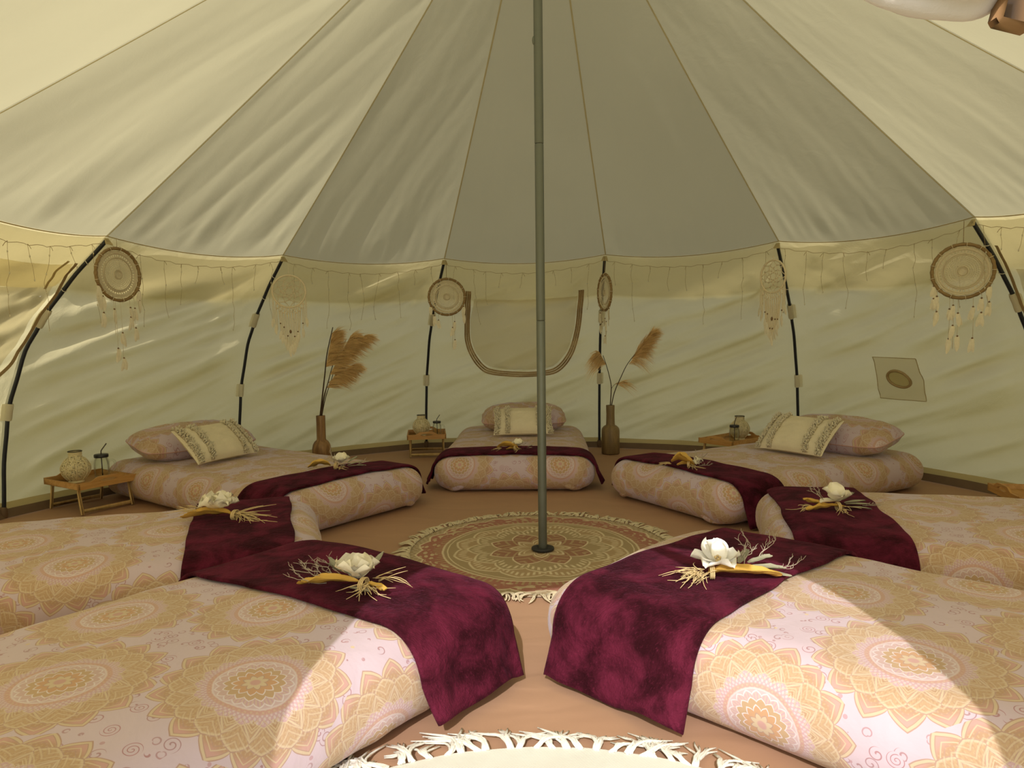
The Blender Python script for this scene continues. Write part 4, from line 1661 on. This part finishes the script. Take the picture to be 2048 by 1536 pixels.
    cx_ = {'open': -.05, 'closed': .03, 'ruffled': .04}.get(kind, .0)
    for i in range(3):
        q.tube([(cx_ + .004 * i + .002 * math.cos(a), -.032 + .022 * math.cos(a), .016 + .014 * math.sin(a)) for a in [2 * PI * j / 14 for j in range(14)]], .0018, 5, closed=True)
    q.build('tie', M['raffia'], t)
    # grey-green dried leaves
    lv = {'open': [(.045, .0, .020, -8, 6, .085, .034), (.050, .02, .024, 22, 14, .070, .028), (.07, -.005, .012, -22, 4, .075, .022), (.03, .03, .02, 55, 26, .06, .024)],
          'closed': [(.03, .03, .026, 62, 42, .060, .018), (-.045, .030, .026, 148, 34, .050, .018), (-.03, .03, .02, 160, 20, .06, .022), (.0, -.035, .008, -20, 4, .06, .018)],
          'tall': [(.045, .01, .018, 8, 8, .080, .026), (.045, .0, .016, -6, 4, .088, .024), (.04, .02, .026, 24, 24, .062, .024), (.05, -.02, .01, -14, 2, .07, .02)],
          'ruffled': [(-.03, .02, .02, 160, 20, .05, .018)],
          'small': [(.06, -.02, .010, -10, 12, .05, .02), (.065, .0, .012, 20, 20, .05, .02)],
          'pale': [(.05, -.01, .012, 8, 18, .07, .022), (.055, -.02, .010, -8, 8, .08, .02), (.05, .01, .02, 30, 30, .055, .02)],
          'husky': []}[kind]
    for i, (lx, ly, lz, yw, tl, L, W) in enumerate(lv):
        petal_mb(L, W, .15, .10, .2, seed + 9 + i, Vector((lx, ly, lz)), math.radians(yw), math.radians(tl), 6).build('leaf', M['sage'], t)
    # lichen twigs
    q = MB()
    tw = {'open': [((.03, .03, .02), (.2, .8, .7), .07), ((.06, .03, .02), (.9, .6, .4), .085), ((.09, .0, .012), (1, .2, .15), .07), ((.04, .02, .02), (.6, .8, .3), .06)],
          'closed': [((-.05, -.005, .015), (-1, .1, .2), .08), ((-.05, .015, .018), (-1, .3, .3), .085), ((-.06, -.02, .012), (-1, -.1, .1), .07), ((-.04, .02, .02), (-.8, .5, .3), .06), ((-.06, .0, .02), (-1, .1, .35), .06)],
          'tall': [((-.02, .02, .03), (-.6, .4, .6), .06), ((-.03, .0, .03), (-.8, .2, .5), .06), ((.10, -.005, .012), (1, .1, .1), .05)],
          'ruffled': [((-.06, .0, .015), (-1, .2, .3), .07), ((-.05, .02, .02), (-.8, .4, .5), .06)],
          'small': [((.05, .0, .02), (.8, .2, .5), .04)],
          'pale': [((-.01, .02, .02), (-.2, .5, .7), .06), ((.02, -.03, .012), (.3, -1, .1), .05), ((.09, -.01, .012), (1, -.1, .2), .05)],
          'husky': [((.04, .0, .02), (.6, .3, .5), .05), ((.03, .02, .03), (.2, .6, .8), .04), ((.05, -.02, .01), (.8, -.3, .1), .05)]}[kind]
    for p, d, L in tw:
        twig(q, rg, p, d, L, .0013)
    q.build('lichen_twigs', M['lichen'], t)['kind'] = 'stuff'
    if kind == 'small':
        for i in range(7):
            q = MB()
            a = 2 * PI * i / 7
            q.tube([(.066, -.022, .010), (.066 + .016 * math.cos(a), -.022 + .012 * math.sin(a), .022), (.066 + .024 * math.cos(a), -.022 + .020 * math.sin(a), .016 + .008 * (i % 2))], [.003, .0045, .0012], 5)
            q.build('dark_bud', M['plum'], t)
    if kind == 'husky':
        for i in range(16):
            q = MB()
            px, py, pz = .045 + rg.uniform(-.025, .025), -.012 + rg.uniform(-.03, .03), .010 + rg.random() * .03
            petal_mb(.022, .015, .4, .2, .4, i, Vector((px, py, pz)), rg.uniform(0, 6.2), rg.uniform(.2, 1.1), 5).build('petal', M['petal'], t)
    return t
zt = lambda k: BEDS[k].h + .012
bouquet('open white flower with straw raffia on the sunlit right throw', .480, -1.120, zt('R4') + .012, -.10, 1.15, 'open', 3)
bouquet('cream bud, mustard husk and grey lichen on the near left throw', -.560, -1.165, zt('L4') + .012, -.12, 1.15, 'closed', 8)
bouquet('pale flower with grey-green leaves on the dark throw of the right edge bed', 1.103, -.372, zt('R3') + .012, .0, 1.10, 'tall', 13)
bouquet('ruffled cream flower over mustard husk, on the second-nearest left bed', -1.235, -.360, zt('L3') + .012, .05, 1.25, 'ruffled', 21)
bouquet('small pale flower bundle on the throw in front of the round-bodied vase', -1.075, .755, zt('L2') + .012, .12, 1.22, 'pale', 34)
bouquet('mustard husk with white flower and plum buds on the throw facing the pole', -.110, 1.310, zt('C') + .012, -.05, 1.0, 'small', 44)
bouquet('bushy mustard husk with cream scraps on the throw right of the dark vase', .800, .665, zt('R2') + .012, -.25, 1.12, 'husky', 55)

# ------------------------------------------------------------------ dreamcatchers
def feather_mb(p, L, W, yaw, seed, lean=0.0):
    q = MB()
    m = Matrix.Translation(p) @ Matrix.Rotation(yaw, 4, 'Z') @ Matrix.Rotation(lean, 4, 'Y')
    def fn(a, b):
        s = 2 * a - 1
        w = W / 2 * math.sin(PI * (b * .9 + .08)) ** .6 * (1 + .18 * nz(b * 14, s * 2, seed))
        return m @ Vector((s * w + .12 * L * b * b * math.sin(seed), -.10 * L * math.sin(PI * b) * .5 + .15 * abs(s) * w, -L * b))
    q.grid(fn, 6, 10)
    return q
def hoop_catcher(lab, k, z, R, yaw, seed, drops):
    inn = Vector((NODE[k][0], NODE[k][1], 0)).normalized() * .035
    x, y = NODE[k][0] - inn.x, NODE[k][1] - inn.y
    t = thing('dreamcatcher', lab, 'dreamcatcher', (x, y, z), (0, 0, yaw), 'cane hoop dreamcatchers')
    rg = random.Random(seed)
    q = MB()
    q.tube([(R * math.cos(a), 0, R * math.sin(a)) for a in [2 * PI * i / 64 for i in range(64)]], [.0088 + .0012 * math.sin(i * 2.4) for i in range(64)], 8, closed=True)
    q.build('hoop', M['cane'], t)
    q = MB()
    q.grid(lambda a, b: ((R - .012) * b * math.cos(2 * PI * a), .002 + .002 * math.sin(b * 18), (R - .012) * b * math.sin(2 * PI * a)), 96, 20, closed_u=True)
    q.build('doily', M['doily'], t)
    q = MB()
    for i in range(26):
        a = 2 * PI * i / 26
        if i % 2 == 0:
            q.tube([(R * math.cos(a) + .0125 * math.cos(b) * math.cos(a), .0125 * math.sin(b), R * math.sin(a) + .0125 * math.cos(b) * math.sin(a)) for b in [2 * PI * j / 10 for j in range(10)]], .0014, 4, closed=True)
        q.tube([((R - .006) * math.cos(a), 0, (R - .006) * math.sin(a)), ((R - .02) * math.cos(a + .1), .001, (R - .02) * math.sin(a + .1))], .0016, 4)
    for rr in (.16, .20, .66, .72, .90, .985):
        q.tube([((R - .013) * rr * math.cos(a), .0, (R - .013) * rr * math.sin(a)) for a in [2 * PI * i / 48 for i in range(48)]], .0021, 4, closed=True)
    q.build('crochet_lacing', M['cotton'], t)
    q = MB()
    q.tube([(0, 0, R + .006), (.0, .0, R + .03), (0, 0, 1.475 - z)], .0014, 4)
    q.build('hanging_cord', M['cane'], t)
    for (fx, l, fs) in drops:
        zz = -math.sqrt(max(0, R * R - (fx * R) ** 2))
        q = MB()
        P = [(fx * R, 0, zz), (fx * R + .003, -.002, zz - l * .5), (fx * R + .002 * rg.uniform(-2, 2), -.003, zz - l)]
        q.tube(P, .0012, 4)
        q.build('drop_cord', M['cotton'], t)
        for f in fs:
            c = Vector((fx * R + .001, -.004, zz - l * f))
            q = MB()
            q.sphere(c, .0048, 8, 5)
            q.build('bead', M['bead'], t)
            for s_ in (-1, 1):
                feather_mb(c + Vector((s_ * .004, -.002, -.002)), .055 + .022 * rg.random(), .020 + .006 * rg.random(), rg.uniform(-.4, .4), rg.uniform(0, 6), s_ * rg.uniform(.05, .28)).build('feather', M['feather'], t)
    return t
D5 = [(-.93, .085, (.25, .98)), (-.82, .13, (.35, .95)), (-.40, .22, (.3, .98)), (-.28, .26, (.16, .55)), (-.12, .24, (.32, .8)), (.36, .22, (.25, .96)), (.62, .11, (.3, .95)), (.86, .10, (.12, .9))]
D0 = [(-.95, .10, (.2, .75)), (-.78, .13, (.25, .9)), (-.30, .19, (.28,)), (-.22, .26, (.98,)), (.02, .31, (.55, .98)), (.45, .17, (.3, .6)), (.66, .21, (.35, .85)), (.9, .08, (.25, .9))]
D2 = [(-.92, .07, (.25,)), (-.72, .10, (.45,)), (-.5, .09, (.6,)), (.28, .24, (.4,)), (.40, .20, (.3, .95)), (.93, .09, (.25, .9))]
D3 = [(-.6, .14, (.3, .9)), (-.3, .22, (.4,)), (.1, .19, (.3, .95)), (.3, .17, (.5, .9)), (.7, .09, (.3, .9))]
R_ = math.radians
hoop_catcher('large cane hoop dreamcatcher facing out, beside the right-hand navy pole', 5, 1.227, .133, R_(-32), 5, D5)
hoop_catcher('cane hoop dreamcatcher at the left, turned three-quarter, above the lantern', 0, 1.293, .135, R_(70), 6, D0)
hoop_catcher('cane hoop dreamcatcher hanging left of the zipped back window', 2, 1.217, .128, R_(5), 7, D2)
hoop_catcher('narrow edge-on cane hoop dreamcatcher above the dark vase', 3, 1.226, .126, R_(-76), 8, D3)

def macrame_catcher(lab, k, z, R, yaw, seed):
    inn = Vector((NODE[k][0], NODE[k][1], 0)).normalized() * .04
    x, y = NODE[k][0] - inn.x, NODE[k][1] - inn.y
    t = thing('macrame_dreamcatcher', lab, 'dreamcatcher', (x, y, z), (0, 0, yaw), 'macrame dreamcatchers')
    rg = random.Random(seed)
    q = MB()
    q.tube([(R * math.cos(a), 0, R * math.sin(a)) for a in [2 * PI * i / 56 for i in range(56)]], [.0058 + .0009 * (i % 2) for i in range(56)], 8, closed=True)
    q.build('hoop', M['macrame'], t)
    q = MB()
    n = 8
    rr = [1.0, .72, .52, .36, .22]
    for j in range(len(rr) - 1):
        for i in range(n):
            a0 = 2 * PI * (i + .5 * (j % 2)) / n
            for sg in (-1, 1):
                a1 = a0 + sg * PI / n
                p0 = Vector((R * rr[j] * math.cos(a0), 0, R * rr[j] * math.sin(a0)))
                p1 = Vector((R * rr[j + 1] * math.cos(a1), .002, R * rr[j + 1] * math.sin(a1)))
                q.tube([p0, p0.lerp(p1, .5) * .97, p1], .0027, 4)
    for i in range(n):
        a = 2 * PI * i / n
        q.tube([(R * .22 * math.cos(a), 0, R * .22 * math.sin(a)), (R * .22 * math.cos(a + 2 * PI / n), 0, R * .22 * math.sin(a + 2 * PI / n))], .0019, 4)
    q.build('web', M['macrame'], t)
    q = MB()
    q.tube([(0, 0, R), (0, 0, R + .03), (0, 0, 1.475 - z)], .0013, 4)
    q.sphere((0, 0, R + .02), .0045, 8, 5)
    q.build('hanging_cord', M['macrame'], t)
    # curtain of cords under the hoop, longest in the middle
    nc = 26
    for i in range(nc):
        f = (i / (nc - 1)) * 2 - 1
        xx = f * R * 1.02
        z0 = -math.sqrt(max(0.0, R * R - xx * xx)) if abs(xx) < R else -.01
        z0 = min(z0, -.02)
        ln = lerp(.27, .12, abs(f) ** 1.1) + .012 * rg.random() + (R + z0) * .55
        zz = z0 - ln
        x1 = xx * (.80 if abs(f) < .7 else .98)
        q = MB()
        P = [(xx, 0, z0), (xx + .004 * (-1) ** i, -.003, z0 - .02), (lerp(xx, x1, .4), -.002, z0 - ln * .4), (lerp(xx, x1, .8), -.004, z0 - ln * .8), (x1 + rg.uniform(-.003, .003), -.004, zz)]
        q.tube(smooth_path(P, 3), .0023, 5)
        q.build('cord', M['macrame'], t)
        if i % 3 == 1 and abs(f) < .8:
            q = MB()
            q.sphere((lerp(xx, x1, .8), -.004, z0 - ln * rg.uniform(.6, .95)), .0052, 8, 5)
            q.build('bead', M['bead'], t)
        if abs(f) < .86 and i % 2 == 0 or abs(f) > .93:
            feather_mb(Vector((x1, -.006, zz + .012)), .055 + .02 * rg.random(), .021, rg.uniform(-.3, .3), rg.uniform(0, 6), f * -.12).build('feather', M['feather'], t)
    # knotted lattice row
    q = MB()
    for row in range(3):
        for i in range(9):
            f = (i - 4 + .5 * (row % 2)) / 5
            if abs(f) < .95:
                xx = f * R * .95
                q.sphere((xx, -.004, -math.sqrt(max(0, R * R - xx * xx)) - .014 - row * .015), .0055, 6, 4, (1.1, .7, 1.1))
    q.build('knots', M['macrame'], t)
    q = MB()
    q.sphere((0, -.006, -R - .16), .007, 8, 6, (1, 1, 1.8))
    q.build('bead', M['bead'], t)
macrame_catcher('all-cream macrame dreamcatcher with fringe, second from the left', 1, 1.251, .106, R_(17), 9)
macrame_catcher('all-cream macrame dreamcatcher with fringe, above the far right pillow', 4, 1.275, .100, R_(-64), 10)

# ------------------------------------------------------------------ fairy lights strung round the top of the wall
fl_t = thing('fairy_light_string', 'brown-wired fairy light string with short drops, looped round the wall top', 'fairy lights')
rg = random.Random(77)
for k in (11, 0, 1, 2, 3, 4, 5):
    q = MB()
    N_ = 30
    P = [wall_pt(k, j / N_, .972 - .020 * math.sin(PI * j / N_) + .003 * math.sin(j * 2.1 + k), -.034) for j in range(N_ + 1)]
    q.tube(P, .0012, 4)
    q.build('wire', M['wire'], fl_t)
    nd = 9
    for j in range(nd):
        a = (j + .6 + rg.uniform(-.2, .2)) / (nd + .3)
        v0 = .972 - .020 * math.sin(PI * a)
        ln = rg.choice((.07, .11, .16, .22, .27))
        n = max(3, int(ln / .03))
        p0 = wall_pt(k, min(.99, max(.01, a)), v0, -.038)
        pts = []
        dx_, dy_ = 0.0, 0.0
        for i in range(n + 1):
            pts.append(p0 + Vector((dx_, dy_, -1.45 * ln * i / n)))
            dx_ += rg.uniform(-.011, .011)
            dy_ += rg.uniform(-.008, .008)
        hk = pts[0] + Vector((rg.uniform(-.02, .02), rg.uniform(-.012, .012), -.022))
        q = MB()
        q.tube(smooth_path(pts, 3), .0009, 4)
        q.tube([pts[0], pts[0].lerp(hk, .5) + Vector((0, 0, .004)), hk], .0012, 4)
        q.build('drop', M['wire'], fl_t)
        q = MB()
        for i in range(1, n + 1, 2):
            q.sphere(pts[i], .0034, 6, 4, (1, 1, 1.8))
        q.build('bulb_run', M['bulb'], fl_t)['kind'] = 'stuff'

# ------------------------------------------------------------------ door tie hanging into the top right corner
dt = thing('door_tie', 'brown toggle and pale bunched webbing hanging at the doorway, top right', 'tie', (.284, -2.42, 1.284))
q = MB()
q.box((.065, -.0, -.020), (.036, .020, .075), .004, Matrix.Rotation(.25, 3, 'Y'))
q.build('toggle', M['leather'], dt)
q = MB()
P = smooth_path([(-.20, .06, .15), (-.13, .03, .075), (-.06, .01, .008), (.0, .0, -.016), (.045, .0, -.006), (.085, .01, .05), (.12, .03, .15)], 8)
n_ = len(P)
def swag(a, b):
    i = min(n_ - 1, int(round(b * (n_ - 1))))
    tg = (P[min(i + 1, n_ - 1)] - P[max(i - 1, 0)]).normalized()
    sd = tg.cross(Vector((0, 1, 0))).normalized()
    th = 2 * PI * a
    r = (.012 + .014 * math.sin(PI * b)) * (1 + .22 * math.sin(th * 4 + b * 6) + .25 * nz(math.cos(th) * 1.5, math.sin(th) * 1.5, b * 7))
    return P[i] + sd * r * math.cos(th) + Vector((0, 1, 0)) * r * math.sin(th)
q.grid(swag, 28, n_ - 1, closed_u=True)
q.build('bunched_webbing', M['toggle_strap'], dt)
q = MB()
q.tube([(.075, 0, .015), (.08, 0, .10), (.09, .03, .185)], .004, 6)
q.build('tie_cord', M['white_cord'], dt)
